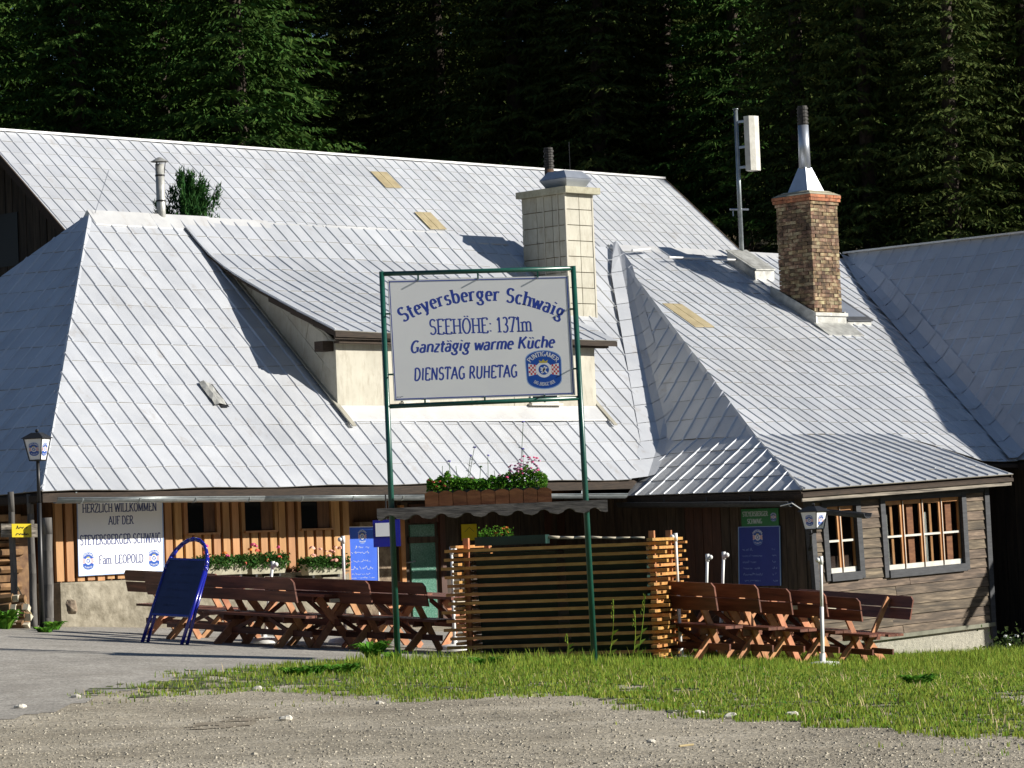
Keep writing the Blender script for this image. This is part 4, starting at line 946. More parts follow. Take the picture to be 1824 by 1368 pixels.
tr = n.nodes.new('ShaderNodeBsdfTransparent'); gl = n.nodes.new('ShaderNodeBsdfGlossy'); gl.inputs['Roughness'].default_value = .03; fz = n.nodes.new('ShaderNodeFresnel'); mx = n.nodes.new('ShaderNodeMixShader')
tr.inputs[0].default_value = (.82, .84, .83, 1)
mx.inputs[0].default_value = .07; n.nodes.remove(fz); n.links.new(tr.outputs[0], mx.inputs[1]); n.links.new(gl.outputs[0], mx.inputs[2]); n.links.new(mx.outputs[0], n.nodes['Material Output'].inputs[0]); MT['pane'] = m
wing_window(WINS[0], 2); wing_window(WINS[1], 4)
# wing gutter running along the shaded side and out past the corner
gs = [H(eU-.10, .15, eC-.06), H(eU-.10, eV+.2, eC-.20), ]
q_end = co(atY(1546, 916, 58.2)); gutter(wing, [gs[0], gs[1]], .09, 'gutter', MT['framegrey'], [gs[0]+(gs[1]-gs[0])*k/4 for k in range(1, 4)])
qa = atY(1428, 905, 59.7); qb = atY(1546, 915, 58.0)
gutter(wing, [qa, qb], .085, 'gutter_spout', MT['framegrey'])
# ------------------------------------------------------------ barn on the right
sb = thing('side_barn', 'building at the right edge with bluish shaded metal roof and dark timber wall', 'building', H(24, -6, -3))
F_sb = lambda a, s: H(22.17+4.63*s, a, .153+4.98*s+wob(a, s, 9))
P_sb = [(-9, 0), (-2.5, 0), (5.35, 1), (-9, 1)]
F_sbr = lambda a, s: H(31.43-4.63*s, a, .153+4.98*s)
mb = deck(F_sb, P_sb, .12); merge(mb, deck(F_sbr, [(-9, 0), (9, 0), (9, 1), (-9, 1)], .12)); sroof = mb.build('roof', MT['fasciawood'], sb)
lay(patch(F_sb, P_sb, .355, 1/13, off=.1, rib=.024), sroof, MT['roof'])
mb = MB(); mb.hb(26.7, 26.9, -9, 5.4, 5.14, 5.18); mb.build('ridge_cap', MT['ridgecap'], sroof)
mb = MB()
for k in range(14):
    s0, s1 = k/14, (k+.97)/14; vs = []
    for s in (s0, s1):
        tp = min(1, (1-s)*6); c = .153+4.98*s; v = kV+7*(c-kC)/4.3; u_ = 22.17+4.63*s; w1 = .32*tp
        vs += [H(u_-w1, v-.02, c+.05), H(u_-.08, v-.05, c+.06), H(u_+.12*tp, v-.06, c+.17*tp), H(u_+.34*tp, v-.1, c+.41*tp)]
    mb.add(vs, [(0, 1, 5, 4), (1, 2, 6, 5), (2, 3, 7, 6)])
mb.build('valley_sheet', MT['roof'], sroof)
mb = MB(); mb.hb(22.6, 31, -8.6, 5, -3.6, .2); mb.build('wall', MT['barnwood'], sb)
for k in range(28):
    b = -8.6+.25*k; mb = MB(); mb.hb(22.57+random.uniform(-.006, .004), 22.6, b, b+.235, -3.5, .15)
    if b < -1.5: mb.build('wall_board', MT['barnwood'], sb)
mb = MB(); mb.tube(H(22.3, -2.6, .0), H(22.25, -3.0, .02), .05); mb.build('gutter_end', MT['gutter'], sb)

# ------------------------------------------------------------ long barn behind
bn = thing('rear_barn', 'long barn behind the inn with pale metal gable roof and dark boarded gable', 'barn', H(17.5, 14, -2))
F_b = lambda a, s: H(a, 13.9+10*s, 1.13+8.39*s+wob(a, s, 11)*.8)
bl, brt = 16.45, 41.2
P_b = [(bl, 0), (brt, 0), (brt, 1), (bl, 1)]
F_b2 = lambda a, s: H(a, 33.9-10*s, 1.13+8.39*s)
mb = deck(F_b, P_b, .14); merge(mb, deck(F_b2, P_b, .14)); broof = mb.build('roof', MT['fasciawood'], bn)
pan = patch(F_b, P_b, .352, 1/26, off=.02, rib=.019, ribw=.028, smin=10/26)
pan.sort(key=lambda q: 0)
lay(pan, broof, MT['barnroof'])
mb = MB(); mb.hb(bl-.02, brt+.02, 23.8, 24.0, 9.50, 9.555); mb.build('ridge_cap', MT['ridgecap'], broof)
mb = MB(); mb.beam(F_b(bl-.02, 0)-Z*.06, F_b(bl-.02, 1)-Z*.06, Z*.24, .04); mb.build('verge_board', MT['fasciawood'], broof); mb = MB(); mb.beam(F_b(brt+.02, 0)-Z*.06, F_b(brt+.02, 1)-Z*.06, Z*.24, .04); mb.build('verge_board', MT['fasciawood'], broof)
for (x0, y0, x1, y1) in ((660, 309, 709, 338), (738, 381, 790, 412)):
    nB = np.cross(U, W_*10+Z*8.39); nB /= np.linalg.norm(nB)
    p0, p1, p2 = [co(onplane(x, y, H(bl, 13.9, 1.13), nB)) for x, y in ((x0, y0), (x1, y1), (x0+28, y0))]
    plate(F_b, p0[0], p2[0], (p1[1]-13.9)/10, (p0[1]-13.9)/10, 'translucent_plate', broof, MT['tanpanel'], lift=.045)
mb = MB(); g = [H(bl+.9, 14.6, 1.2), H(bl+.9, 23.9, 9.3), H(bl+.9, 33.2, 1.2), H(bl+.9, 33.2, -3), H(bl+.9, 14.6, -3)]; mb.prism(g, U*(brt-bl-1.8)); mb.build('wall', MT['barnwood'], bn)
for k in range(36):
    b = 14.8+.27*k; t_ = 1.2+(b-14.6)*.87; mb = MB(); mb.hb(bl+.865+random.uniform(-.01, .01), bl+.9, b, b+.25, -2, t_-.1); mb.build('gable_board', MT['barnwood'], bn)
q = pu(6, 425, bl+.85); mb = MB(); mb.hb(bl+.84, bl+.86, q[1]-.6, q[1]+.6, q[2]-.7, q[2]+.6); wd = mb.build('window', MT['black'], bn)

# ------------------------------------------------------------ chimneys and things on the roofs
# cream tiled chimney
cv = 3.58; cu1 = pv(1062, 560, cv)[0]; cu0 = pv(1015, 560, cv)[0]; ct = pv(1038, 346, cv)[2]
cdp = 1.22; t = thing('tiled_chimney', 'tall cream tiled chimney with concrete slab and steel hood, behind the sign', 'chimney', H((cu0+cu1)/2, cv+.6, 3.4))
mb = MB(); mb.hb(cu0+.02, cu1-.02, cv+.02, cv+cdp, 3.0, ct); mb.build('shaft', MT['mortar'], t)
rows_ = 9; hh = (ct-3.0)/rows_*1.0
for r in range(rows_):
    z1 = ct-r*hh-.01; z0 = z1-hh+.016
    for k in range(2):
        x0, x1 = cu0+(cu1-cu0)*k/2, cu0+(cu1-cu0)*(k+1)/2; fl = .012+.0015*r
        mb = MB(); mb.hb(x0+.007, x1-.007, cv-.008+random.uniform(-.003, .003), cv+.03, z0, z1); mb.build('tile', MT['creamtile'], t)
    bb = [cv, cv+.36, cv+.80, cv+cdp]
    for k in range(3):
        mb = MB(); mb.hb(cu0-.008+random.uniform(-.003, .003), cu0+.03, bb[k]+.007, bb[k+1]-.007, z0, z1); mb.build('tile', MT['creamtile'], t)
mb = MB(); mb.hb(cu0-.03, cu0+.015, cv-.02, cv+.015, 3.0, ct); mb.hb(cu1-.02, cu1+.02, cv-.02, cv+cdp, 3.0, ct)
for b in (cv+.2, cv+.6): mb.hb(cu0-.025, cu0-.005, b-.015, b+.015, 3.0, ct)
mb.build('edge_strip', MT['creamwall'], t)
mb = MB(); mb.hb(cu0-.11, cu1+.13, cv-.13, cv+cdp+.05, ct, ct+.13); mb.build('slab', MT['concrete'], t)
hm = (cu0+cu1)/2; hs = ct+.14
mb = MB(); r_ = .30; a0, a1, b0, b1 = cu0+.12, cu1-.12, cv+.06, cv+.62
mb.hex8([H(a0, b0, hs), H(a1, b0, hs), H(a1, b1, hs), H(a0, b1, hs)], [H(a0-.10, b0-.10, hs+.17), H(a1+.12, b0-.10, hs+.17), H(a1+.12, b1+.1, hs+.17), H(a0-.1, b1+.1, hs+.17)])
mb.hex8([H(a0-.10, b0-.10, hs+.175), H(a1+.12, b0-.10, hs+.175), H(a1+.12, b1+.1, hs+.175), H(a0-.1, b1+.1, hs+.175)], [H(a0, b0+.05, hs+.34), H(a1, b0+.05, hs+.34), H(a1, b1-.05, hs+.34), H(a0, b1-.05, hs+.34)])
mb.build('hood', MT['galv'], t)
fp = H(cu0+.10, cv+cdp-.12, 0); q = atY(978, 300, fp[1]); zt_ = atY(978, 258, fp[1])[2]; fx = np.array([q[0], fp[1], 0])
mb = MB(); mb.tube(fx+Z*(H(0, 0, ct)[2]+.1), fx+Z*(zt_-.5), .095, n=12); mb.build('flue', MT['copperpipe'], t, True)
mb = MB()
for k in range(9): mb.tube(fx+Z*(zt_-.5+.05*k), fx+Z*(zt_-.46+.05*k), .105 if k % 2 else .09, n=12)
mb.build('flue_cowl', MT['soot'], t)
mb = MB(); a = H(hm-.1, cv+.1, ct+.5); mb.tube(a, a+Z*.55, .008, n=5); mb.build('rod', MT['black'], t)

# brick chimney
bv = 2.44; q0, q1 = pv(1453, 588, bv), pv(1501, 580, bv); bu0, bu1 = q0[0], q1[0]; btop = pv(1475, 342, bv)[2]
bd = co(onplane(1381, 345, H(bu0, 0, 0), U))[1]-bv; bd = min(max(bd, .8), 1.25)
t = thing('brick_chimney', 'weathered brick chimney with orange rim and silver cone flue on the wing roof', 'chimney', H((bu0+bu1)/2, bv+.5, 3.2))
zb0 = 3.12; bh = .078
mb = MB(); mb.hb(bu0+.035, bu1-.035, bv+.035, bv+bd-.035, 2.9, btop); shaft = mb.build('shaft', MT['mortar'], t)
nr = int((btop-.2-zb0)/bh); cnt = 0; rest = MB()
for r in range(nr):
    z0 = zb0+r*bh; z1 = z0+bh-.010; off = (r % 2)*.13
    for face in range(4):
        Ln = (bu1-bu0) if face % 2 == 0 else bd
        x = -off
        while x < Ln-.02:
            x0, x1 = max(0, x)+.006, min(Ln, x+.26)-.006; x += .26
            if x1-x0 < .03: continue
            pr = random.uniform(-.010, .008)*(1 if random.random() < .9 else 2.5)
            dz = random.uniform(-.004, .004)
            tgt = MB() if face in (0, 1) else rest
            if face == 0: tgt.hb(bu0+x0, bu0+x1, bv-pr, bv+.05, z0+dz, z1+dz)
            if face == 1: tgt.hb(bu0-pr, bu0+.05, bv+x0, bv+x1, z0+dz, z1+dz)
            if face == 2: tgt.hb(bu0+x0, bu0+x1, bv+bd-.05, bv+bd+pr, z0+dz, z1+dz)
            if face == 3: tgt.hb(bu1-.05, bu1+pr, bv+x0, bv+x1, z0+dz, z1+dz)
            if face in (0, 1): tgt.build('brick', MT['brick'], t); cnt += 1
rest.build('rear_bricks', MT['brick'], t, kind='stuff')
for r, (o, m_) in enumerate(((.02, 'brick'), (.05, 'brickrim'), (.06, 'brickrim'))):
    z0 = zb0+nr*bh+r*.07
    for face in range(2):
        Ln = (bu1-bu0+2*o) if face == 0 else bd+2*o; k = 0; x = -(r % 2)*.12
        while x < Ln-.02:
            x0, x1 = max(0, x)+.004, min(Ln, x+.25)-.004; x += .25
            if x1-x0 < .03: continue
            mb = MB(); pr = random.uniform(0, .015)
            if face == 0: mb.hb(bu0-o+x0, bu0-o+x1, bv-o-pr, bv+.1, z0, z0+.062)
            else: mb.hb(bu0-o-pr, bu0+.1, bv-o+x0, bv-o+x1, z0, z0+.062)
            mb.build('rim_brick', MT[m_], t)
    mb = MB(); mb.hb(bu0-o+.01, bu1+o, bv-o+.012, bv+bd+o, z0, z0+.064); mb.build('rim_core', MT[m_], t)
zr_ = zb0+nr*bh+.21; cx_, cy_ = (bu0+bu1)/2, bv+bd/2
mb = MB(); mb.hex8([H(bu0-.06, bv-.06, zr_), H(bu1+.06, bv-.06, zr_), H(bu1+.06, bv+bd+.06, zr_), H(bu0-.06, bv+bd+.06, zr_)], [H(bu0+.12, bv+.12, zr_+.10), H(bu1-.12, bv+.12, zr_+.10), H(bu1-.12, bv+bd-.12, zr_+.10), H(bu0+.12, bv+bd-.12, zr_+.10)]); mb.build('mortar_cap', MT['concrete'], t)
q = .28; r2 = .10
mb = MB(); lo = [H(cx_-q, cy_-q, zr_+.08), H(cx_+q, cy_-q, zr_+.08), H(cx_+q, cy_+q, zr_+.08), H(cx_-q, cy_+q, zr_+.08)]; hi = [H(cx_-r2, cy_-r2, zr_+.62), H(cx_+r2, cy_-r2, zr_+.62), H(cx_+r2, cy_+r2, zr_+.62), H(cx_-r2, cy_+r2, zr_+.62)]; mb.hex8(lo, hi); mb.build('cone_base', MT['galv'], t)
ft_ = co(atY(1433, 188, H(cx_, cy_, 0)[1]))[2]
mb = MB(); mb.tube(H(cx_, cy_, zr_+.6), H(cx_, cy_, ft_-.42), .125, .115, n=14); mb.build('flue', MT['galv'], t, True)
mb = MB(); n_ = 11
for k in range(n_): z = ft_-.43+.42*k/n_; mb.tube(H(cx_, cy_, z), H(cx_, cy_, z+.42/n_), .12 if k % 2 else .105, n=14)
mb.build('flue_cowl', MT['soot'], t)
for k in range(4): a = k*1.57+.5; mb = MB(); mb.ball(H(cx_, cy_, ft_+.0)+np.array([.1*math.cos(a), .1*math.sin(a), 0]), .02); 
# flashing around the brick chimney
mb = MB(); pl = lambda v: 5.03-.6143*(5.4-v)
mb.hex8([H(bu0-.08, bv-.1, pl(bv-.1)), H(bu0, bv-.1, pl(bv-.1)), H(bu0, bv+bd+.2, pl(bv+bd+.2)), H(bu0-.08, bv+bd+.2, pl(bv+bd+.2))], [H(bu0-.05, bv-.06, pl(bv)+.26), H(bu0-.02, bv-.06, pl(bv)+.26), H(bu0-.02, bv+bd+.2, pl(bv+bd+.2)+.22), H(bu0-.05, bv+bd+.2, pl(bv+bd+.2)+.22)])
mb.hb(bu0-.05, bu1+.06, bv-.06, bv-.02, pl(bv)-.1, pl(bv)+.24); mb.hb(bu1+.02, bu1+.06, bv-.05, bv+bd, pl(bv)-.1, pl(bv)+.3)
mb.hb(bu0-.08, bu1+.09, bv-.09, bv-.02, pl(bv)+.20, pl(bv)+.27)
mb.hex8([H(bu0-.12, bv-.45, pl(bv-.45)+.03), H(bu1+.15, bv-.45, pl(bv-.45)+.03), H(bu1+.15, bv-.06, pl(bv)+.03), H(bu0-.12, bv-.06, pl(bv)+.03)], [H(bu0-.12, bv-.45, pl(bv-.45)+.05), H(bu1+.15, bv-.45, pl(bv-.45)+.05), H(bu1+.15, bv-.06, pl(bv)+.06), H(bu0-.12, bv-.06, pl(bv)+.06)])
mb.build('flashing', MT['oldmetal'], t)

# antenna mast
mq = co(onplane(1322, 467, H(0, 5.4, 5.03), np.cross(U, W_*7+Z*4.3)/np.linalg.norm(np.cross(U, W_*7+Z*4.3)))); mz = atY(1316, 195, H(*mq)[1])[2]; mp = H(*mq)
t = thing('antenna_mast', 'grey steel antenna mast with white panel aerial standing on the wing roof', 'antenna', mp)
mb = MB(); mb.tube(mp-Z*.2, np.array([mp[0]+.0, mp[1], mz]), .052, .045, n=10); mb.tube(np.array([mp[0], mp[1], mz]), np.array([mp[0], mp[1], mz+.02]), .065, n=10); mb.build('pole', MT['gutter'], t, True)
k0, k1 = atY(1336, 207, mp[1]-.2), atY(1336, 304, mp[1]-.2); c = (k0+k1)/2; hx = (k0[2]-k1[2])
ax = np.array([.75, -.66, 0]); ay = np.array([.66, .75, 0])
mb = MB(); q = [(-.11, 0), (.11, 0), (.09, .10), (-.13, .10)]
mb.hex8([c-Z*hx*.5+ax*a+ay*(b-.05) for a, b in ((-.07, -.05), (.07, -.05), (.12, .05), (-.12, .05), (-.12, .16), (.12, .16))][:2]+[c-Z*hx*.5+ax*.13+ay*.02, c-Z*hx*.5+ax*.13+ay*.17, c-Z*hx*.5-ax*.13+ay*.17, c-Z*hx*.5-ax*.13+ay*.02],
        [c+Z*hx*.5+ax*a+ay*b for a, b in ((-.07, -.10), (.07, -.10), (.13, .02), (.13, .17), (-.13, .17), (-.13, .02))]); mb.build('panel_aerial', MT['framewhite'], t)
for zz_ in (.42, -.05, -.42): mb = MB(); pc = c+Z*hx*zz_; mb.beam(pc, np.array([mp[0], mp[1], pc[2]]), Z*.05, .03); mb.build('clamp', MT['galv'], t)
zc = atY(1318, 373, mp[1])[2]; mb = MB(); mb.tube(np.array([mp[0]-.22, mp[1], zc+.01]), np.array([mp[0]+.19, mp[1], zc-.01]), .022, n=6); mb.tube(np.array([mp[0]-.15, mp[1], zc]), np.array([mp[0]-.15, mp[1], zc-.14]), .012, n=5); mb.build('crossbar', MT['galv'], t)

# metal stove pipe and mountain pine behind the ridge
sp = atY(288, 400, 61.8); zt_ = atY(286, 290, 61.8)[2]
t = thing('stove_pipe', 'slim metal stove pipe with conical rain cap rising behind the left ridge', 'chimney pipe', sp)
mb = MB(); mb.tube(sp-Z*.6, np.array([sp[0], sp[1], zt_-.02]), .082, n=12); mb.build('pipe', MT['oldmetal'], t, True)
mb = MB()
for zz_ in (zt_-.25, zt_-.72): mb.tube(np.array([sp[0], sp[1], zz_]), np.array([sp[0], sp[1], zz_+.03]), .09, n=12)
for a in range(3): mb.tube(np.array([sp[0]+.08*math.cos(a*2.1), sp[1]+.08*math.sin(a*2.1), zt_-.2]), np.array([sp[0]+.11*math.cos(a*2.1), sp[1]+.11*math.sin(a*2.1), zt_+.04]), .008, n=4)
mb.build('clamp_ring', MT['black'], t)
mb = MB(); mb.tube(np.array([sp[0], sp[1], zt_+.02]), np.array([sp[0], sp[1], zt_+.10]), .17, .03, n=14); mb.build('rain_cap', MT['oldmetal'], t)

# ------------------------------------------------------------ the tall sign
SY = 42.6
pL0, pR0 = atY(709, 1180, SY), atY(1060, 1185, SY); pL1, pR1 = atY(680, 488, SY), atY(1021, 478, SY)
pL0[2] = hz(pL0[0], SY)-.25; pR0[2] = hz(pR0[0], SY)-.25
sign = thing('inn_sign', 'large white sign with blue lettering between two tall dark green steel posts', 'sign', ((pL0+pR0)/2)*[1, 1, 0]+Z*0)
for a, b in ((pL0, pL1), (pR0, pR1)): mb = MB(); mb.tube(a, b+Z*.03, .040, .033, n=12); mb.build('post', MT['greensteel'], sign, True)
bl_, br_ = atY(692, 724, SY), atY(1033, 709, SY)
mb = MB(); mb.tube(pL1-RT*.0, pR1, .03, n=10); mb.build('top_rail', MT['greensteel'], sign, True)
mb = MB(); mb.tube(bl_, br_, .03, n=10); mb.build('bottom_rail', MT['greensteel'], sign, True)
PYp = SY-.018
TL, TR, BL, BR = atY(690, 498.5, PYp), atY(1012.6, 491, PYp), atY(702, 714.5, PYp), atY(1025, 703.5, PYp)
SW = np.linalg.norm(TR-TL); nS = np.array([0, -1., 0])
mb = MB(); mb.hex8([BL, BR, TR, TL], [p+np.array([0, .012, 0]) for p in (BL, BR, TR, TL)]); panel = mb.build('sign_panel', MT['signwhite'], sign)
exS, eyS = (TR-TL), (TL-BL)
def SP(zx, zy):                                                    # position on the panel from sheet coordinates
    fx, fy = np.linalg.solve(np.array([[1306, 48], [-30, 875.]]), np.array([zx-122, zy-155.])); return TL+exS*fx-eyS*fy
ux = exS/np.linalg.norm(exS); uy = eyS/np.linalg.norm(eyS); k_ = SW/1306
def line(text, x0, y0, x1, y1, cap, **kw):
    o, e = SP(x0, y0), SP(x1, y1); L = np.linalg.norm(e-o); cnd = L/(text_width(text, kw.get('sp', .04))*cap*k_)
    mb = MB(); lettering(mb, text, flat_place(o, (e-o)/L, uy, nS, cap*k_, cnd, .003), **kw); mb.build('lettering', MT['ink'], panel)
mb = MB(); t_ = 'Steyersberger Schwaig'; cap = 100*k_; R_ = 1200*k_; wt = 1185*k_; cnd = wt/(text_width(t_, .11)*cap)
top_c = SP(798, 305); lettering(mb, t_, arc_place(top_c-uy*R_, ux, uy, nS, R_, cap, cnd, wt, 90, .003), thick=.21, thin=.085, sp=.11); mb.build('lettering', MT['ink'], panel)
line('SEEHÖHE: 1371m', 427, 550, 1163, 528, 108, thick=.15, thin=.08)
line('Ganztägig warme Küche', 285, 682, 1322, 642, 84, thick=.20, thin=.12, serif=False, slant=.22, sp=.06)
line('DIENSTAG RUHETAG', 314, 882, 1058, 856, 88, thick=.19, thin=.12, serif=False, slant=.12, sp=.07)
mb = MB()
def bord(a, b, wv):
    mb.add([a, b, b+wv, a+wv], [(0, 1, 2, 3)], 0, .5)
i_ = .018; l3 = nS*.003; th_ = .011
A_, B_, C_, D_ = [p+l3 for p in (TL+ux*i_-uy*i_, TR-ux*i_-uy*i_, BR-ux*i_+uy*i_, BL+ux*i_+uy*i_)]
bord(A_-uy*th_, B_-uy*th_, uy*th_); bord(D_, C_, uy*th_); bord(D_, D_+ux*th_, A_-D_); bord(C_-ux*th_, C_, B_-C_); mb.build('border_line', MT['ink'], panel)
badge(panel, SP(1248, 803), ux, uy, nS, 282*k_, .93)
mb = MB(); scribble(mb, SP(188, 1003), ux, uy, nS, .13, .022, wgt=.10); mb.build('small_print', MT['inkdark'], panel)
for fx in (.17, .5, .83):
    for e, q0 in ((1, (TL*(1-fx)+TR*fx)), (-1, (BL*(1-fx)+BR*fx))):
        mb = MB(); c = q0+Z*e*.03; mb.box(c+np.array([0, .01, 0]), (.022, 0, 0), (0, .03, 0), (0, 0, .10)); cl = mb.build('clip', MT['greensteel'], sign)
        mb = MB(); c = q0-Z*e*.018; mb.tube(c, c+nS*.032, .009, n=7); mb.build('bolt', MT['galv'], cl)
for fy in (.28, .78):
    for e, q0 in ((-1, (TL*(1-fy)+BL*fy)), (1, (TR*(1-fy)+BR*fy))):
        mb = MB(); c = q0+ux*e*.03; mb.box(c+np.array([0, .01, 0]), (.10, 0, 0), (0, .03, 0), (0, 0, .022)); cl = mb.build('clip', MT['greensteel'], sign)
        mb = MB(); c = q0-ux*e*.018; mb.tube(c, c+nS*.032, .009, n=7); mb.build('bolt', MT['galv'], cl)
# little scalloped roof between the posts
K0, K1 = atY(671, 906, SY-.30), atY(1082, 890, SY-.30); kd = (K1-K0); KL = np.linalg.norm(kd); kx = kd/KL; ky = np.array([0, 1., 0])
def fascia(o, name):
    pts = [(0, 0), (0, -.115)]; n = 9; wv = KL/n
    for i in range(n):
        pts += [(wv*i+.02, -.155), (wv*i+.08, -.135)]+[(wv*i+.08+(wv-.16)*q/6, -.125+.035*math.sin(math.pi*q/6)) for q in range(1, 6)]+[(wv*(i+1)-.08, -.135)]
    pts += [(KL, -.15), (KL, 0)]
    mb = MB(); N = len(pts)
    q = [o+kx*a+Z*b for a, b in pts]; top = [o+kx*a for a, b in pts]
    for i in range(N-1):
        if abs(pts[i+1][0]-pts[i][0]) < 1e-6: continue
        mb.hex8([q[i], q[i+1], top[i+1]+0*Z, top[i]], [q[i]+ky*.03, q[i+1]+ky*.03, top[i+1]+ky*.03, top[i]+ky*.03], 0, .4)
    return mb.build(name, MT['canopywood'], sign)
fascia(K0, 'scalloped_board'); fascia(K0+ky*.62, 'scalloped_board')
for k in range(5): mb = MB(); o = K0+ky*(.035+.117*k)-Z*.028; mb.box(o+kx*KL/2+ky*.055, kx*(KL-.02), ky*.11, Z*.022); mb.build('canopy_plank', MT['canopywood'], sign)
# flower box on it
def leafy(name, pts, size, material, parent, flat=.6, n=4, seed=0):
    """a cloud of small folded leaves at the given points"""
    pts = np.asarray(pts); k = len(pts); nrm = rng.normal(0, 1, (k, 3)); nrm[:, 2] = abs(nrm[:, 2])*.8+.2; nrm /= np.linalg.norm(nrm, axis=1)[:, None]
    t = np.cross(nrm, rng.normal(0, 1, (k, 3))); t /= np.linalg.norm(t, axis=1)[:, None]; b = np.cross(nrm, t)
    s = (size*rng.uniform(.6, 1.4, k))[:, None]; og = ORG.get(parent.name, np.zeros(3)) if parent else 0
    p = pts-og
    a0 = p-t*s; a1 = p-b*s*flat+nrm*s*.12; a2 = p+t*s; a3 = p+b*s*flat+nrm*s*.12
    T = np.stack([a0, a1, a2, a0, a2, a3], 1).reshape(-1, 3)
    return tris_object(name, T, material, kind=None, rnd=np.repeat(rng.random(k), 2), parent=parent)
def bloom(c, r, m, parent, name='bloom'):
    mb = MB()
    for i in range(14):
        d = rng.normal(0, 1, 3); d[2] = abs(d[2]); d /= np.linalg.norm(d); q = c+d*r*.75*np.array([1, 1, .7]); t = np.cross(d, rng.normal(0, 1, 3)); t /= np.linalg.norm(t); b = np.cross(d, t); s = r*.45
        mb.add([q-t*s, q-b*s, q+t*s+d*s*.3, q+b*s], [(0, 1, 2, 3)])
    return mb.build(name, m, parent)
FB0, FB1 = atY(757, 903, SY-.18), atY(983, 895, SY-.18); fb = FB1-FB0; FL = np.linalg.norm(fb); fx_ = fb/FL
t = thing('flower_box', 'reddish wooden flower box with mauve flowers and tall stems on the scalloped sign roof', 'flower box', (FB0+FB1)/2)
nst = 9
for k in range(nst):
    a, b = FL*k/nst+.004, FL*(k+1)/nst-.004; pts = [(a, 0), (b, 0)]+[(b-(b-a)*q/5, .165+.03*math.sin(math.pi*q/5)) for q in range(6)]
    mb = MB(); mb.prism([FB0+fx_*x+Z*y-ky*(y*.25) for x, y in pts], ky*.018); mb.build('front_board', MT['boxwood'], t)
mb = MB(); mb.hex8([FB0+ky*.02, FB1+ky*.02, FB1+ky*.26, FB0+ky*.26], [p+Z*.16 for p in (FB0-ky*.02, FB1-ky*.02, FB1+ky*.30, FB0+ky*.30)]); mb.build('box_body', MT['boxwood'], t)
mb = MB(); mb.box((FB0+FB1)/2+Z*.18+ky*.13, fx_*(FL-.1), ky*.22, Z*.05); mb.build('liner', MT['binGreen'], t)
fc = (FB0+FB1)/2+ky*.12+Z*.22
P_ = []
while len(P_) < 4200:
    x = rng.uniform(-.48, .47)*FL; h = .10+.13*abs(n2(x*2.3, 0, 1, 3))+.10*math.exp(-((x-.33*FL)/.25)**2)+.05*math.exp(-((x+.25*FL)/.3)**2); P_.append(fc+fx_*x+ky*rng.uniform(-.13, .12)+Z*(rng.random()**1.0*h*(1.0+.9*abs(n2(x*9, 2, 1, 8)))-.03))
leafy('foliage', P_, .022, MT['weed'], t)
for k in range(60):
    x = rng.uniform(-.42, .47)*FL if k < 12 else rng.uniform(.15, .42)*FL; h = .18+.14*math.exp(-((x-.33*FL)/.25)**2)
    bloom(fc+fx_*x+ky*rng.uniform(-.14, .0)+Z*rng.uniform(.4, 1.0)*h*1.2, .024, MT['petmauve' if k % 4 else 'petpink'], t)
for k in range(5): bloom(fc+fx_*(-.46+.03*k)*FL+Z*rng.uniform(.02, .12)-ky*.1, .03, MT['petred'], t)
tips = []
for (px, py, xr) in ((845, 797, 835), (838, 812, 830), (800, 822, 806), (869, 812, 868), (932, 752, 924), (931, 800, 930), (856, 832, 858), (788, 830, 792), (880, 838, 882), (950, 842, 946), (812, 830, 815), (940, 835, 940)):
    e = atY(px, py, SY-.06+random.uniform(-.05, .05)); b = atY(xr, 880, e[1]); m_ = (e+b)/2+np.array([random.uniform(-.02, .02), 0, 0]); mb = MB(); mb.path([b, m_, e], .0035, 4); tips.append(e)
    for q in range(4): c = b+(e-b)*random.uniform(.2, .9); d = np.array([random.uniform(-.06, .06), 0, .03]); mb.add([c, c+d, c+d*.5+Z*.012], [(0, 1, 2)])
    mb.build('tall_stem', MT['geranium'], t)
for k, e in enumerate(tips[:7]): bloom(e, .026, MT['petblue'] if k != 6 else MT['geranium'], t)

# ------------------------------------------------------------ slatted screen round the waste bins
yaw = rad(-16); sx_ = np.array([math.cos(yaw), math.sin(yaw), 0]); sy_ = np.array([-math.sin(yaw), math.cos(yaw), 0])
oL = atY(831, 1160, 45.9); oR = onplane(1172, 1163, oL, sy_); SLn = np.linalg.norm((oR-oL)[:2]); o0 = oL.copy(); o0[2] = hz(o0[0], o0[1])
zt_ = onplane(1000, 965, oL, sy_)[2]
scr = thing('slatted_screen', 'chest high screen of spaced orange brown boards around dark green bins, behind the sign', 'slatted screen', o0)
gz0 = min(hz(*(o0+sx_*SLn)[:2]), o0[2])-.02; HS = zt_-gz0
for (a, b) in ((0, .07), (SLn-.07, .07), (0, 1.05), (SLn-.07, 1.05)):
    mb = MB(); q = o0+sx_*(a+.035)+sy_*b; q[2] = 0; mb.box(q+Z*(gz0+HS/2+.03), sx_*.075, sy_*.075, Z*(HS+.14)); mb.build('post', MT['benchleg'], scr)
ns = 14; pit = (HS-.02)/ns
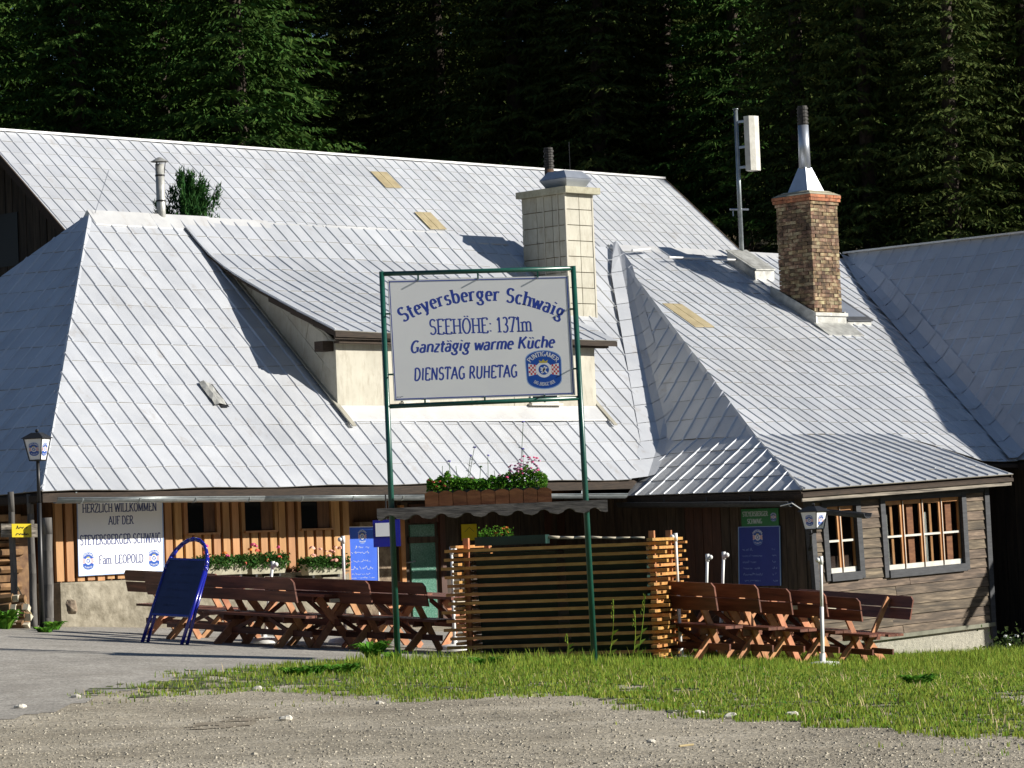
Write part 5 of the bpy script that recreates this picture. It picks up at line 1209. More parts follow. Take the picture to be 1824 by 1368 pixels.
for k in range(ns):
    zc = gz0+.07+pit*k; l0, l1 = -.20-random.uniform(0, .12), SLn+.16+random.uniform(0, .05)
    a, b = o0+sx_*l0, o0+sx_*l1; a[2] = b[2] = zc; b[2] += random.uniform(-.01, .01)
    mb = MB(); mb.box((a+b)/2-sy_*.0, b-a, sy_*.11, Z*.042); mb.build('slat', MT['slat'], scr)
    for side in (0, 1):
        e0, e1 = -.17-random.uniform(0, .09), 1.3+random.uniform(0, .1); zz_ = zc+pit*.46+random.uniform(-.006, .006); xo = (SLn+.02 if side else -.04)+random.uniform(-.015, .02)
        pts = [(-.06, e0+.03), (-.03, e0), (.03, e0), (.06, e0+.03), (.06, e1), (-.06, e1)]
        base = o0.copy(); base[2] = zz_-.018
        mb = MB(); mb.prism([base+sx_*(xo+p)+sy_*q for p, q in pts], Z*.038); mb.build('slat', MT['slat'], scr)
    bk = o0+sy_*1.12; a, b = bk+sx_*l0, bk+sx_*l1; a[2] = b[2] = zc; mb = MB(); mb.box((a+b)/2, b-a, sy_*.11, Z*.032); mb.build('slat', MT['slat'], scr)
c = o0+sx_*(SLn/2)+sy_*.58; c[2] = gz0
for s, nm in ((-1, 'left'), (1, 'right')):
    cc = c+sx_*s*SLn*.235
    t = thing('waste_container', f'dark green plastic waste container inside the slatted screen, {nm} of the two', 'waste container', cc, 'waste containers')
    mb = MB(); w2 = SLn*.215
    lo = [cc+sx_*(-w2*.93)-sy_*.36+Z*.12, cc+sx_*(w2*.93)-sy_*.36+Z*.12, cc+sx_*(w2*.93)+sy_*.36+Z*.12, cc-sx_*(w2*.93)+sy_*.36+Z*.12]; hi = [cc-sx_*w2-sy_*.44+Z*(HS-.12), cc+sx_*w2-sy_*.44+Z*(HS-.12), cc+sx_*w2+sy_*.44+Z*(HS-.12), cc-sx_*w2+sy_*.44+Z*(HS-.12)]
    mb.hex8(lo, hi); mb.build('bin_body', MT['binGreen'], t)
    mb = MB(); mb.box(cc+Z*(HS-.08), sx_*(2*w2+.06), sy_*.95, Z*.06); mb.build('lid', MT['binGreen'], t)
    for a in (-1, 1): mb = MB(); q = cc+sx_*a*w2*.7-sy_*.3+Z*.07; mb.tube(q-sx_*.02, q+sx_*.02, .07, n=10); mb.build('wheel', MT['black'], t)
tb = onplane(893, 958, o0+sy_*.25, sy_); t = thing('marigold_trough', 'dark green flower trough with orange marigolds on top of the slatted screen', 'flower trough', tb)
mb = MB(); mb.box(tb-Z*.04+sx_*.15, sx_*1.0, sy_*.2, Z*.12); mb.build('trough', MT['binGreen'], t)
P_ = [tb+sx_*(rng.uniform(-.36, .12)+.04)+sy_*rng.uniform(-.09, .09)+Z*(rng.random()*(.10+.08*rng.random())) for _ in range(260)]; leafy('foliage', P_, .02, MT['weed'], t)
for (px, py) in ((897, 942), (905, 948), (884, 950), (880, 955), (899, 958), (893, 953), (870, 957), (902, 940)): bloom(onplane(px, py, tb, sy_), .028, MT['petorange'], t)
q0, q1 = onplane(948, 958, o0+sy_*.3, sy_), onplane(1148, 959, o0+sy_*.3, sy_); mb = MB(); pts = [q0+(q1-q0)*i/8+Z*(.006*math.sin(i*1.9)+.008) for i in range(9)]
for i in range(8): mb.tube(pts[i], pts[i+1], .024-.0022*i*(.6+.4*(i%2)), .024-.0022*(i+1)*(.6+.4*((i+1)%2)), n=7)
mb.build('driftwood_branch', MT['palewood'], None, True, label='pale barkless branch lying along the top of the slatted screen', cat='branch', origin=q0)

# ------------------------------------------------------------ beer garden furniture
def make_bench(label, group=None, L=2.2):
    t = thing('garden_bench', label, 'bench', (0, 0, 0), group); h = L/2
    for y in (-.09, .09): mb = MB(); mb.ab(-h, h, y-.083, y+.083, .43, .465); mb.build('seat_plank', MT['bench'], t)
    for z0, z1, y in ((.655, .81, -.31), (.822, .985, -.35)):
        mb = MB(); c = .05; dy = .045
        pts = [(-h, z0), (h, z0), (h, z1-(c if z1 > .9 else 0)), (h-(c if z1 > .9 else 0), z1), (-h+(c if z1 > .9 else 0), z1), (-h, z1-(c if z1 > .9 else 0))]
        mb.hex8([(x, y-(z-z0)*.25, z) for x, z in pts][::-1], [(x, y-.028-(z-z0)*.25, z) for x, z in pts][::-1]); mb.build('backrest_plank', MT['bench'], t)
    for s in (-1, 1):
        x = s*(h-.42)
        mb = MB(); mb.beam((x, .30, 0), (x, -.34, .95), (0, .075, .052), .032); mb.build('leg', MT['benchleg'], t)
        mb = MB(); mb.beam((x-s*.034, -.32, 0), (x-s*.034, .17, .43), (0, .075, -.08), .032); mb.build('leg', MT['benchleg'], t)
        mb = MB(); mb.ab(x-.05, x-.018, -.19, .20, .35, .43) if s > 0 else mb.ab(x+.018, x+.05, -.19, .20, .35, .43); mb.build('seat_bearer', MT['bench'], t)
        mb = MB(); mb.beam((s*.12, 0, .40), (x*.93, -.02, .20), (0, .0, .06), .03); mb.build('brace', MT['bench'], t)
    mb = MB(); mb.ab(-h+.06, h-.06, -.03, .0, .165, .245); mb.build('stretcher', MT['bench'], t)
    return t
def make_table(label, group=None, L=2.0):
    t = thing('garden_table', label, 'table', (0, 0, 0), group); h = L/2
    for k in range(5): y = -.32+.16*k; mb = MB(); mb.ab(-h, h, y-.074, y+.074, .735, .775); mb.build('top_plank', MT['bench'], t)
    for s in (-1, 1):
        x = s*(h-.25)
        mb = MB(); mb.ab(x-.045 if s > 0 else x+.012, x-.012 if s > 0 else x+.045, -.36, .36, .655, .733); mb.build('top_bearer', MT['bench'], t)
        mb = MB(); mb.beam((x, -.36, 0), (x, .32, .72), (0, .08, -.075), .034); mb.build('leg', MT['benchleg'], t)
        mb = MB(); mb.beam((x+.036, .36, 0), (x+.036, -.32, .72), (0, .08, .075), .034); mb.build('leg', MT['benchleg'], t)
        mb = MB(); mb.beam((s*.15, 0, .70), (x*.95, 0, .38), (0, 0, .07), .03); mb.build('brace', MT['bench'], t)
    mb = MB(); mb.ab(h+.001, h+.025, -.30, .28, .66, .71); mb.build('end_batten', MT['palewood'], t)
    mb = MB(); mb.ab(-h+.1, h-.1, -.03, .01, .32, .41); mb.build('stretcher', MT['bench'], t)
    return t
bench0 = make_bench('x'); table0 = make_table('x'); fb_, ft2 = [True], [True]
ANG = math.atan2(-W_[1], -W_[0])
def put(kind, px, py, Y, label, group, flip=False, zs=1., turn=0.):
    """px, py, Y: the near end's foot point"""
    near = atY(px, py, Y); src, fl = (bench0, fb_) if kind == 'bench' else (table0, ft2)
    o = src if fl[0] else copy_tree(src); fl[0] = False
    ax_ = -W_; half = .68 if kind == 'bench' else .75; c = near-ax_*half
    g0, g1 = hz(*(c+ax_*half)[:2]), hz(*(c-ax_*half)[:2]); pitch_ = math.atan2(g0-g1, 2*half)
    a = ANG+turn; 
    if flip: a += math.pi; pitch_ = -pitch_
    o.location = (c[0], c[1], (g0+g1)/2); o.rotation_euler = (0, -pitch_, a); o['label'] = label; o['group'] = group; o.scale = (1, 1, zs); turn; return o
gL, gR = 'benches and tables in the left beer garden', 'benches and tables in the right beer garden'
put('bench', 392, 1122, 50.4, 'garden bench partly hidden by the blue A-board, nearest the welcome sign', gL)
put('bench', 436, 1144, 48.3, 'garden bench seen through the legs of the long bench, behind the blue A-board', gL)
put('bench', 526, 1149, 46.8, 'long garden bench seen from behind, directly right of the blue A-board', gL)
put('table', 594, 1151, 47.2, 'wooden garden table with pale end batten below the bright blue menu board', gL)
put('bench', 658, 1153, 47.0, 'garden bench ending at the left sign post, right of the first table', gL)
put('table', 714, 1154, 48.4, 'garden table mostly hidden behind the left sign post', gL)
put('bench', 757, 1157, 46.9, 'garden bench with crossed legs in sun just right of the left sign post', gL)
put('table', 818, 1158, 48.3, 'wooden garden table mostly hidden behind the left end of the slatted screen', gL)
put('bench', 1266, 1172, 45.6, 'garden bench with a tall dark back, first one right of the slatted screen', gR, zs=1.13)
put('table', 1322, 1173, 46.6, 'garden table directly behind the first right-hand bench', gR, zs=1.1)
put('bench', 1342, 1173, 45.8, 'garden bench below the navy menu board, second back from the screen', gR, zs=1.12)
put('table', 1382, 1173, 47.2, 'garden table with pale end batten, right below the navy menu board', gR, zs=1.12)
put('bench', 1398, 1173, 46.5, 'garden bench left of the rightmost parasol stand, third back from the screen', gR, zs=1.08)
put('table', 1440, 1173, 48.2, 'garden table in front of the left wing window', gR, zs=1.1)
put('bench', 1460, 1172, 47.3, 'garden bench straight behind the rightmost white parasol pole', gR, zs=1.06)
put('bench', 1520, 1171, 47.6, 'garden bench second from the right end of the row, before the clapboards', gR)
put('bench', 1554, 1169, 48.6, 'rightmost garden bench, its backrest turned to the clapboard wall', gR, flip=True)
# parasol stands
def stand(px, pt, pb, Y, lean, label, knob=1, dark=False, base=True):
    b = atY(px+lean, pb, Y); b[2] = hz(b[0], b[1]); e = atY(px, pt, Y); t = thing('parasol_stand', label, 'parasol stand', b, 'white parasol stands')
    m = MT['white']
    mb = MB(); mb.tube(b, b+(e-b)*.55, .027, n=10); mb.tube(b+(e-b)*.5, e, .022, n=10); mb.tube(e-Z*.10, e+Z*.01, .030, n=10); mb.build('tube', m, t, True)
    mb = MB(); mb.ball(e-Z*.04+np.array([.045*knob, -.01, 0]), .035, n=10, m=6); mb.build('knob', m, t, True)
    mb = MB(); R = .26
    prof_ = [(R, 0), (R, .035), (R*.86, .075), (R*.4, .09), (.04, .095), (.04, .2)]
    n = 20; vs = [(b[0]+r*math.cos(2*math.pi*i/n), b[1]+r*math.sin(2*math.pi*i/n), b[2]+z) for r, z in prof_ for i in range(n)]
    mb.add(vs, [(j*n+i, j*n+(i+1) % n, (j+1)*n+(i+1) % n, (j+1)*n+i) for j in range(len(prof_)-1) for i in range(n)]); mb.build('foot', m, t, True)
stand(486, 1001, 1142, 48.6, -15, 'short leaning white parasol stand behind the long bench, before the red geraniums', 1)
stand(611, 956, 1142, 49.6, 4, 'white parasol stand rising in front of the bright blue menu board', -1)
stand(804, 975, 1152, 47.9, 6, 'white parasol stand seen through the left end of the slatted screen', 1)
stand(1203, 951, 1172, 46.0, 10, 'tall white parasol stand at the right corner of the slatted screen', -1)
stand(1260, 988, 1168, 50.5, -4, 'shaded parasol stand, thin one between the screen and the navy menu board', 1)
stand(1289, 984, 1168, 49.0, -6, 'white parasol stand in front of the dark porch, just left of the navy menu board', 1)
stand(1462, 992, 1172, 45.6, 3, 'white parasol stand with broad foot on the grass edge before the clapboard wall', -1)

# ------------------------------------------------------------ blue A-board
fL = atY(253, 1141, 47.2); fR = onplane(323, 1143, fL, U); fL[2] = hz(*fL[:2]); fR[2] = hz(*fR[:2])
t = thing('a_board', 'blue tubular A-board with faded chalk writing, standing on the asphalt left of the benches', 'pavement sign', (fL+fR)/2)
wA = np.linalg.norm(fR-fL); ex = (fR-fL)/wA; HA = 1.44; dn = U*.66+Z*HA; LA = np.linalg.norm(dn); ey = dn/LA; nA = np.cross(ex, ey)
if nA@np.array([0, -1, 0]) < 0: nA = -nA
def loop(o, ex, ey, w_, l_, r):
    pts = [o, o+ey*(l_-w_*.55)]+[o+ex*(w_/2-w_/2*math.cos(q))+ey*(l_-w_*.55+w_*.55*math.sin(q)) for q in np.linspace(.15, math.pi-.15, 11)]+[o+ex*w_+ey*(l_-w_*.55), o+ex*w_]
    mb = MB(); mb.path(pts, r, 10); 
    for p in pts[1:-1]: mb.ball(p, r, n=8, m=5)
    return mb
loop(fL, ex, ey, wA, LA, .026).build('front_frame', MT['bluesteel'], t, True)
dn2 = U*.56+Z*HA; ey2 = dn2/np.linalg.norm(dn2); loop(fL+U*.15+W_*.06, ex, ey2, wA, LA*.97, .024).build('rear_frame', MT['bluesteel'], t, True)
b0, b1 = .27*LA, .80*LA
mb = MB(); p = [fL+ex*.02+ey*b0, fL+ex*(wA-.02)+ey*b0, fL+ex*(wA-.02)+ey*b1, fL+ex*.02+ey*b1]; mb.hex8([q+nA*.008 for q in p], [q-nA*.01 for q in p]); bo = mb.build('board', MT['chalkblue'], t)
mb = MB(); mb.beam(p[0], p[1], ey*.03, .03); mb.build('crossbar', MT['bluesteel'], t); mb = MB(); mb.beam(p[3], p[2], ey*.03, .03); mb.build('crossbar', MT['bluesteel'], t)
mb = MB()
for k, (a, l, s) in enumerate(((.22, .3, .07), (.12, .45, .05), (.1, .4, .05), (.15, .35, .05), (.1, .4, .045), (.18, .25, .045))): scribble(mb, fL+ex*(wA*a+.04)+ey*(b1-.13-.115*k)+nA*.009, ex, ey, nA, l*wA*1.5, s)
mb.build('chalk_writing', MT['chalkfaint'], bo)

# ------------------------------------------------------------ signs and lamps on the inn
vs_ = VW-.075; wTL, wTR, wBR, wBL = [H(*pv(x, y, vs_)) for x, y in ((137, 893), (289, 889), (292, 1017), (140, 1026))]
t = thing('welcome_sign', 'white welcome sign with navy lettering and two beer badges on the plank wall', 'sign', wBL)
mb = MB(); mb.hex8([wBL, wBR, wTR, wTL], [p+W_*.012 for p in (wBL, wBR, wTR, wTL)]); pw = mb.build('sign_panel', MT['signwhite'], t)
wx = (wTR-wTL); wW = np.linalg.norm(wx); wx = wx/wW; wy = (wTL-wBL); wH = np.linalg.norm(wy); wy /= wH
def wl(text, yb, cap, a0, a1):
    o = wBL+wy*yb*wH+wx*a0*wW; L = (a1-a0)*wW; cnd = L/(text_width(text)*cap*wH); mb = MB(); lettering(mb, text, flat_place(o, wx, wy, -W_, cap*wH, cnd, .003), thick=.19, thin=.10); mb.build('lettering', MT['inkdark'], pw)
wl('HERZLICH WILLKOMMEN', .845, .115, .06, .93); wl('AUF DER', .675, .11, .36, .65); wl('STEYERSBERGER SCHWAIG', .41, .13, .025, .975); wl('Fam. LEOPOLD', .145, .115, .24, .76)
badge(pw, wBL+wx*wW*.115+wy*wH*.195, wx, wy, -W_, wH*.24, .80); badge(pw, wBL+wx*wW*.885+wy*wH*.195, wx, wy, -W_, wH*.24, .80)
mb = MB(); f_ = .012
for a, b, c_ in ((wTL, wTR, wy), (wBL, wBR, wy)): mb.beam(a-W_*.004, b-W_*.004, wy*.012, .01)
mb.beam(wTL-W_*.004, wBL-W_*.004, wx*.012, .01); mb.beam(wTR-W_*.004, wBR-W_*.004, wx*.012, .01); mb.build('rim', MT['badgelight'], pw)
# bright blue menu board by the porch post
vB = VW+.05; q0, q1, q2, q3 = [H(*pv(x, y, vB)) for x, y in ((617, 939), (672, 938), (674, 1034), (618, 1034))]
t = thing('menu_board', 'bright blue menu board with white handwriting by the corner of the plank wall', 'menu board', q3)
mb = MB(); mb.hex8([q3, q2, q1, q0], [p+W_*.02 for p in (q3, q2, q1, q0)]); bo = mb.build('board', MT['menublue'], t)
mb = MB(); 
for a, b in ((q0, q3), (q1, q2)): mb.beam(a-W_*.003, b-W_*.003, U*.012, .02)
mb.beam(q0-W_*.003, q1-W_*.003, Z*.012, .02); mb.build('rim', MT['white'], bo)
mx_ = (q1-q0)/np.linalg.norm(q1-q0); my = Z; mb = MB(); Wb = np.linalg.norm(q1-q0)
for a, l, s, yy in ((.2, .55, .05, .40), (.15, .6, .05, .50), (.1, .7, .045, .66), (.1, .75, .06, .80), (.15, .7, .035, .90), (.1, .8, .035, .97)): scribble(mb, q3+mx_*Wb*a+Z*(q0[2]-q3[2])*(1-yy), mx_, my, -W_, Wb*l, s)
mb.build('chalk_writing', MT['chalk'], bo)
badge(bo, (q0+q1)/2-Z*.17, mx_, my, -W_, .25, .66)
mb = MB(); 
for a in (q3, q2): g = a.copy(); g[2] = hz(a[0], a[1]); mb.beam(a+W_*.01, g+W_*.01, U*.03, .02)
mb.build('legs', MT['white'], t)
# blue framed light box beside it
q = co(atY(690, 950, 55.6)); p0, p1 = atY(666, 975, 53.6), atY(712, 925, 53.6)
t = thing('light_box', 'small blue framed light box with white face hanging at the porch post', 'light box', (p0+p1)/2)
mb = MB(); c = (p0+p1)/2; wd_ = p1[0]-p0[0]; hd = p1[2]-p0[2]; mb.box(c, (wd_, 0, 0), (0, .16, 0), (0, 0, hd)); mb.build('case', MT['bluesteel'], t)
mb = MB(); mb.box(c+np.array([-.02, -.085, .06]), (wd_*.72, 0, 0), (0, .01, 0), (0, 0, hd*.5)); mb.build('face', MT['signwhite'], t)
mb = MB(); mb.box(c+np.array([0, -.09, -hd/2+.02]), (wd_, 0, 0), (0, .05, 0), (0, 0, .03)); mb.build('ledge', MT['bluesteel'], t)
mb = MB(); mb.tube(c+np.array([0, .05, hd/2]), c+np.array([0, .05, .62]), .012); mb.tube(c+np.array([0, .05, .55]), c+np.array([0, 1.0, .55]), .012); mb.build('hanger', MT['black'], t)
# yellow notice
q0, q1 = pv(822, 934, VP-.1), pv(850, 962, VP-.1); mb = MB(); mb.hb(q0[0], q1[0], VP-.10, VP-.085, q1[2], q0[2]); 
t = thing('yellow_notice', 'yellow notice plate on the dark porch wall above the slatted screen', 'notice', H(q0[0], VP-.1, q1[2])); o = mb.build('plate', MT['yellow'], t)
mb = MB()
for s in (-1, 1): mb.beam(H((q0[0]+q1[0])/2, VP-.103, q0[2]-.06), H((q0[0]+q1[0])/2+s*.12, VP-.103, q1[2]+.16), U*.012, .002)
mb.build('pictogram', MT['black'], o)
# green and navy boards on the shaded wing wall
uu = uWL-.06
def wallboard(px, name, label, m, cat):
    a = [H(*pu(x, y, uu)) for x, y in px]; t = thing(name, label, cat, a[3]); mb = MB(); mb.hex8([a[3], a[2], a[1], a[0]], [p+U*.02 for p in (a[3], a[2], a[1], a[0])]); return t, mb.build('board', m, t), a
t, bo, a = wallboard(((1320, 907), (1386, 905), (1387, 936), (1321, 938)), 'green_sign', 'small green name sign with pale lettering above the navy menu board', MT['greenboard'], 'sign')
gx = (a[1]-a[0]); gW = np.linalg.norm(gx); gx /= gW; gh = np.linalg.norm(a[0]-a[3])
for tx, y, x0, x1 in (('STEYERSBERGER', .58, .04, .72), ('SCHWAIG', .16, .16, .56)):
    mb = MB(); cnd = (x1-x0)*gW/(text_width(tx)*gh*.26); lettering(mb, tx, flat_place(a[3]+gx*gW*x0+Z*gh*y, gx, Z, -U, gh*.26, cnd, .004), thick=.2, thin=.09); mb.build('lettering', MT['chalk'], bo)
badge(bo, a[3]+gx*gW*.87+Z*gh*.5, gx, Z, -U, gh*.5, .85)
t, bo, a = wallboard(((1316, 939), (1389, 937), (1391, 1043), (1317, 1044)), 'menu_board', 'navy blue chalk menu board with beer badge on the shaded wing wall', MT['menunavy'], 'menu board')
gx = (a[1]-a[0]); gW = np.linalg.norm(gx); gx /= gW; gh = np.linalg.norm(a[0]-a[3])
mb = MB(); mb.beam(a[0]-U*.004, a[1]-U*.004, Z*.012, .02); mb.beam(a[0]-U*.004, a[3]-U*.004, gx*.012, .02); mb.beam(a[1]-U*.004, a[2]-U*.004, gx*.012, .02); mb.build('rim', MT['badgelight'], bo)
mb = MB()
for k, (l, w2) in enumerate(((.28, 1), (.48, 1), (.33, 1), (.42, 1), (.48, 1), (.42, 1))):
    y = gh*(.60-.105*k); scribble(mb, a[3]+gx*gW*.1+Z*y, gx, Z, -U, gW*l, .05); scribble(mb, a[3]+gx*gW*.82+Z*y, gx, Z, -U, gW*.12, .05)
mb.build('chalk_writing', MT['badgelight'], bo); badge(bo, a[3]+gx*gW*.5+Z*gh*.82, gx, Z, -U, gh*.27, .75)

def lantern(c, wt_, wb_, h, t, yawl):
    """c: top centre of the glass body"""
    X = np.array([math.cos(yawl), math.sin(yawl), 0]); Y_ = np.array([-math.sin(yawl), math.cos(yawl), 0])
    cor = [(-1, -1), (1, -1), (1, 1), (-1, 1)]
    top = [c+X*a*wt_/2+Y_*b*wt_/2 for a, b in cor]; bot = [c-Z*h+X*a*wb_/2+Y_*b*wb_/2 for a, b in cor]
    mb = MB(); mb.hex8([c+(p-c)*.97 for p in bot], [c+(p-c)*.97 for p in top]); g = mb.build('shade', MT['signwhite'], t)
    mb = MB()
    for i in range(4): mb.tube(bot[i], top[i], .010, n=5); mb.tube(bot[i], bot[(i+1) % 4], .010, n=5); mb.tube(top[i], top[(i+1) % 4], .012, n=5)
    mb.build('frame', MT['black'], t)
    mb = MB(); q = [c+X*a*wt_*.62+Y_*b*wt_*.62 for a, b in cor]; mb.hex8([p+Z*.0 for p in q], [c+Z*.09+(p-c)*.35 for p in q]); mb.ball(c+Z*.12, .03); mb.build('cap', MT['black'], t)
    for i in range(2):
        a, b = (0, 1) if i == 0 else (1, 2); m_ = (top[a]+top[b]+bot[a]+bot[b])/4; e = (top[b]-top[a]); e /= np.linalg.norm(e); y2 = ((top[a]+top[b])/2-(bot[a]+bot[b])/2); y2 /= np.linalg.norm(y2); nn = np.cross(e, y2)
        badge(g, m_+nn*.002, e, y2, nn, h*.62, .8)
lc = atY(66, 781, 52.2); t = thing('street_lantern', 'black post lantern with white shade and beer badge at the left house corner', 'lantern', (lc[0], lc[1], hz(lc[0], lc[1])))
lantern(lc, .31, .19, .34, t, rad(-18))
pb = atY(74, 1090, 52.2); pb[2] = hz(*pb[:2])-.1; mb = MB(); mb.tube(lc-Z*.34, lc-Z*1.0, .028, n=8); mb.tube(lc-Z*1.0, pb+np.array([0, 0, 0]), .035, .045, n=8); mb.build('pole', MT['black'], t, True)
lc = atY(1449, 911, 58.6); t = thing('wall_lantern', 'black wall lantern with white shades on an iron bracket at the wing corner', 'wall lantern', lc-Z*.3)
lantern(lc, .34, .24, .31, t, rad(-38))
wc = H(uWL, vWg+.02, 0); wc[2] = lc[2]-.42
mb = MB(); mb.path([wc+Z*.02, wc*.5+np.array([lc[0], lc[1], lc[2]-.36])*.5, np.array([lc[0], lc[1], lc[2]-.34])], .014, 6); mb.tube(np.array([lc[0], lc[1], lc[2]-.31]), np.array([lc[0], lc[1], lc[2]-.38]), .04, n=8)
mb.path([wc-Z*.22, wc-Z*.12+(lc-wc)*[.25, .25, 0], wc+Z*.0+(lc-wc)*[.3, .3, 0]], .02, 6); mb.ball(wc-Z*.24, .045); mb.tube(wc-Z*.25, wc+Z*.12, .02, n=6); mb.build('bracket', MT['black'], t)
mb = MB(); mb.path([lc+np.array([-.55, .3, .12]), lc+np.array([-.35, .2, .16]), lc+np.array([-.2, .15, .05])], .01, 5); mb.build('cable', MT['white'], t)

# ------------------------------------------------------------ geraniums along the plank wall
def geranium(px, py, wpx, label, mats, nb):
    c = H(*pv(px, py, VW-.42)); t = thing('geranium_planter', label, 'flower planter', c-Z*.12, 'geranium planters on the ledge'); w2 = wpx/2/ (.78*112)
    mb = MB(); mb.hex8([c+U*(-w2*.9)-W_*.09-Z*.13, c+U*w2*.9-W_*.09-Z*.13, c+U*w2*.9+W_*.09-Z*.13, c-U*w2*.9+W_*.09-Z*.13], [c-U*w2-W_*.12+Z*.06, c+U*w2-W_*.12+Z*.06, c+U*w2+W_*.12+Z*.06, c-U*w2+W_*.12+Z*.06]); mb.build('trough', MT['concrete'], t)
    mb = MB(); mb.hb(co(c)[0]-w2*.7, co(c)[0]-w2*.6, VW-.5, VW, co(c)[2]-.18, co(c)[2]-.13); mb.hb(co(c)[0]+w2*.6, co(c)[0]+w2*.7, VW-.5, VW, co(c)[2]-.18, co(c)[2]-.13); mb.build('brackets', MT['black'], t)
    P_ = [c+U*rng.uniform(-1.05, 1.05)*w2+W_*rng.uniform(-.2, .16)+Z*(.02+.26*rng.random()**.8*(.6+.5*abs(n2(rng.random()*3, px, 1)))-.08*rng.random()) for _ in range(2600)]
    leafy('foliage', P_, .026, MT['geranium'], t)
    for k in range(nb): bloom(c+U*rng.uniform(-1, 1)*w2+W_*rng.uniform(-.24, .05)+Z*rng.uniform(.02, .36), rng.uniform(.04, .062), MT[mats[k % len(mats)]], t)
geranium(395, 1010, 92, 'planter of mixed red and coral geraniums right behind the blue A-board', ['petpink', 'petred', 'petred', 'petorange'], 9)
geranium(472, 1008, 70, 'planter of magenta and coral geraniums, middle of the three', ['petpink', 'petred', 'petpink', 'petred'], 10)
geranium(575, 1010, 78, 'planter of pale salmon geraniums left of the bright blue menu board', ['petsalmon'], 15)

# ------------------------------------------------------------ woodshed corner on the left
def upright(px0, py0, px1, py1, Y, r, label, name='round_post', m='postwood'):
    a, b = atY(px0, py0, Y), atY(px1, py1, Y); b[2] = hz(b[0], b[1])-.1; mb = MB(); k = 7
    for i in range(k): p0, p1 = a+(b-a)*i/k, a+(b-a)*(i+1)/k; mb.tube(p0+U*.006*math.sin(i*2), p1+U*.006*math.sin((i+1)*2), r*(.9+.02*i), r*(.92+.02*i), n=9, cap=i in (0, k-1))
    mb.build(name, MT[m], None, True, label=label, cat='post', origin=(b[0], b[1], b[2]+.1), group='round posts under the left eave')
upright(19, 876, 27, 1084, 53.0, .055, 'grey round post carrying the yellow sign, leftmost post under the eave')
upright(53, 880, 60, 1090, 53.3, .06, 'grey round post standing between the firewood and the lantern pole')
upright(84, 922, 86, 1092, 52.9, .085, 'thick grey round timber beside the corner of the plastered plinth')
a, b = atY(2, 945, 52.85), atY(68, 945, 53.1); mb = MB(); mb.beam(a, b, Z*.21, .03); t = thing('yellow_sign_board', 'small yellow sign with two dark lines on a grey board, in front of the firewood', 'sign', a); mb.build('board', MT['greywood'], t)
a, b = atY(21, 945, 52.80), atY(56, 945, 52.95); mb = MB(); mb.beam(a, b, Z*.21, .012); pl_ = mb.build('plate', MT['yellow'], t); e = (b-a)/np.linalg.norm(b-a); nn = np.cross(e, Z)
mb = MB(); scribble(mb, a+e*.06+Z*.03+nn*.006, e, Z, nn, .19, .05, wgt=.12); scribble(mb, a+e*.04-Z*.07+nn*.006, e, Z, nn, .23, .05, wgt=.12); mb.build('faded_lines', MT['black'], pl_)
gw = 'split logs of the firewood stack'; ORD = 'first second third fourth fifth sixth seventh eighth ninth tenth eleventh twelfth thirteenth fourteenth'.split()
# stack under the eave: logs with their ends to the left front
zg = hz(*H(-.1, .6, 0)[:2])-E1[2]
rowsn = 13
def logshape(r, L):
    k = random.choice([3, 4, 5, 6]); ph = random.uniform(0, 6); pts = [(r*random.uniform(.8, 1.1)*math.cos(ph+2*math.pi*i/k), r*random.uniform(.8, 1.1)*math.sin(ph+2*math.pi*i/k)) for i in range(k)]; return pts
cnt = 0
stk = MB(); stk.hb(.1, .5, 1.0, 4.5, zg-.1, -.35); stk.build('firewood_core', MT['logbark'], None, label='dark inner mass of the firewood stack under the left eave', cat='firewood', origin=H(.2, 1, zg))
for r in range(rowsn):
    b = .98+(r % 2)*.07; cn = 0
    while b < 2.5:
        rr = random.uniform(.055, .075); c = zg+.08+r*.137; pts = logshape(rr, 1)
        o = H(-.15+random.uniform(-.04, .04), b, c); mb = MB(); mb.hex8([o+W_*p+Z*q for p, q in pts], [o+W_*p+Z*q+U*.42 for p, q in pts])
        mb.build('log', MT['log'], None, label='split log in the shaded stack, %s row from the ground, %s from the house corner' % (ORD[r], ORD[cn]), cat='log', group=gw, origin=o); cn += 1; b += .145; cnt += 1
for r in range(4):
    for k in range(4-(r > 2)):
        o = atY(-14+k*11+(r % 2)*4, 1072-r*14, 52.0+.05*r); o[2] = hz(o[0], o[1])+.06+r*.125; d = np.array([.96, -.28, 0])*.30+Z*random.uniform(-.02, .02); pts = logshape(.07, 1); s = np.array([.28, .96, 0])
        o = o+np.array([0, 0, 0]); mb = MB(); mb.hex8([o+s*p+Z*q for p, q in pts], [o+s*p+Z*q+d for p, q in pts]); mb.build('log', MT['palewood'] if k % 2 else MT['log'], None, label='pale sunlit split log at the left edge, %s row, %s from the left' % (ORD[r], ORD[k]), cat='log', group='sunlit split logs at the picture edge', origin=o)
a, b = atY(22, 1080, 52.2), atY(47, 1069, 52.4); mb = MB(); mb.beam(a, b, Z*.04, .02); mb.build('batten', MT['palewood'], None, label='short pale batten leaning on the leftmost round post', cat='batten', origin=a)
a, b = atY(31, 1045, 52.3), atY(57, 1098, 52.1); mb = MB(); mb.tube(a, b, .012, n=5); mb.build('twig', MT['dry'], None, label='thin dry twig leaning against the battens by the firewood', cat='twig', origin=b)
rock(atY(128, 1082, 52.6), .12, sq=(.9, .9, .9), seed=4).build('boulder', MT['stonewall'], None, label='angular stone leaning against the plastered plinth by the house corner', cat='stone', origin=atY(128, 1096, 52.6))

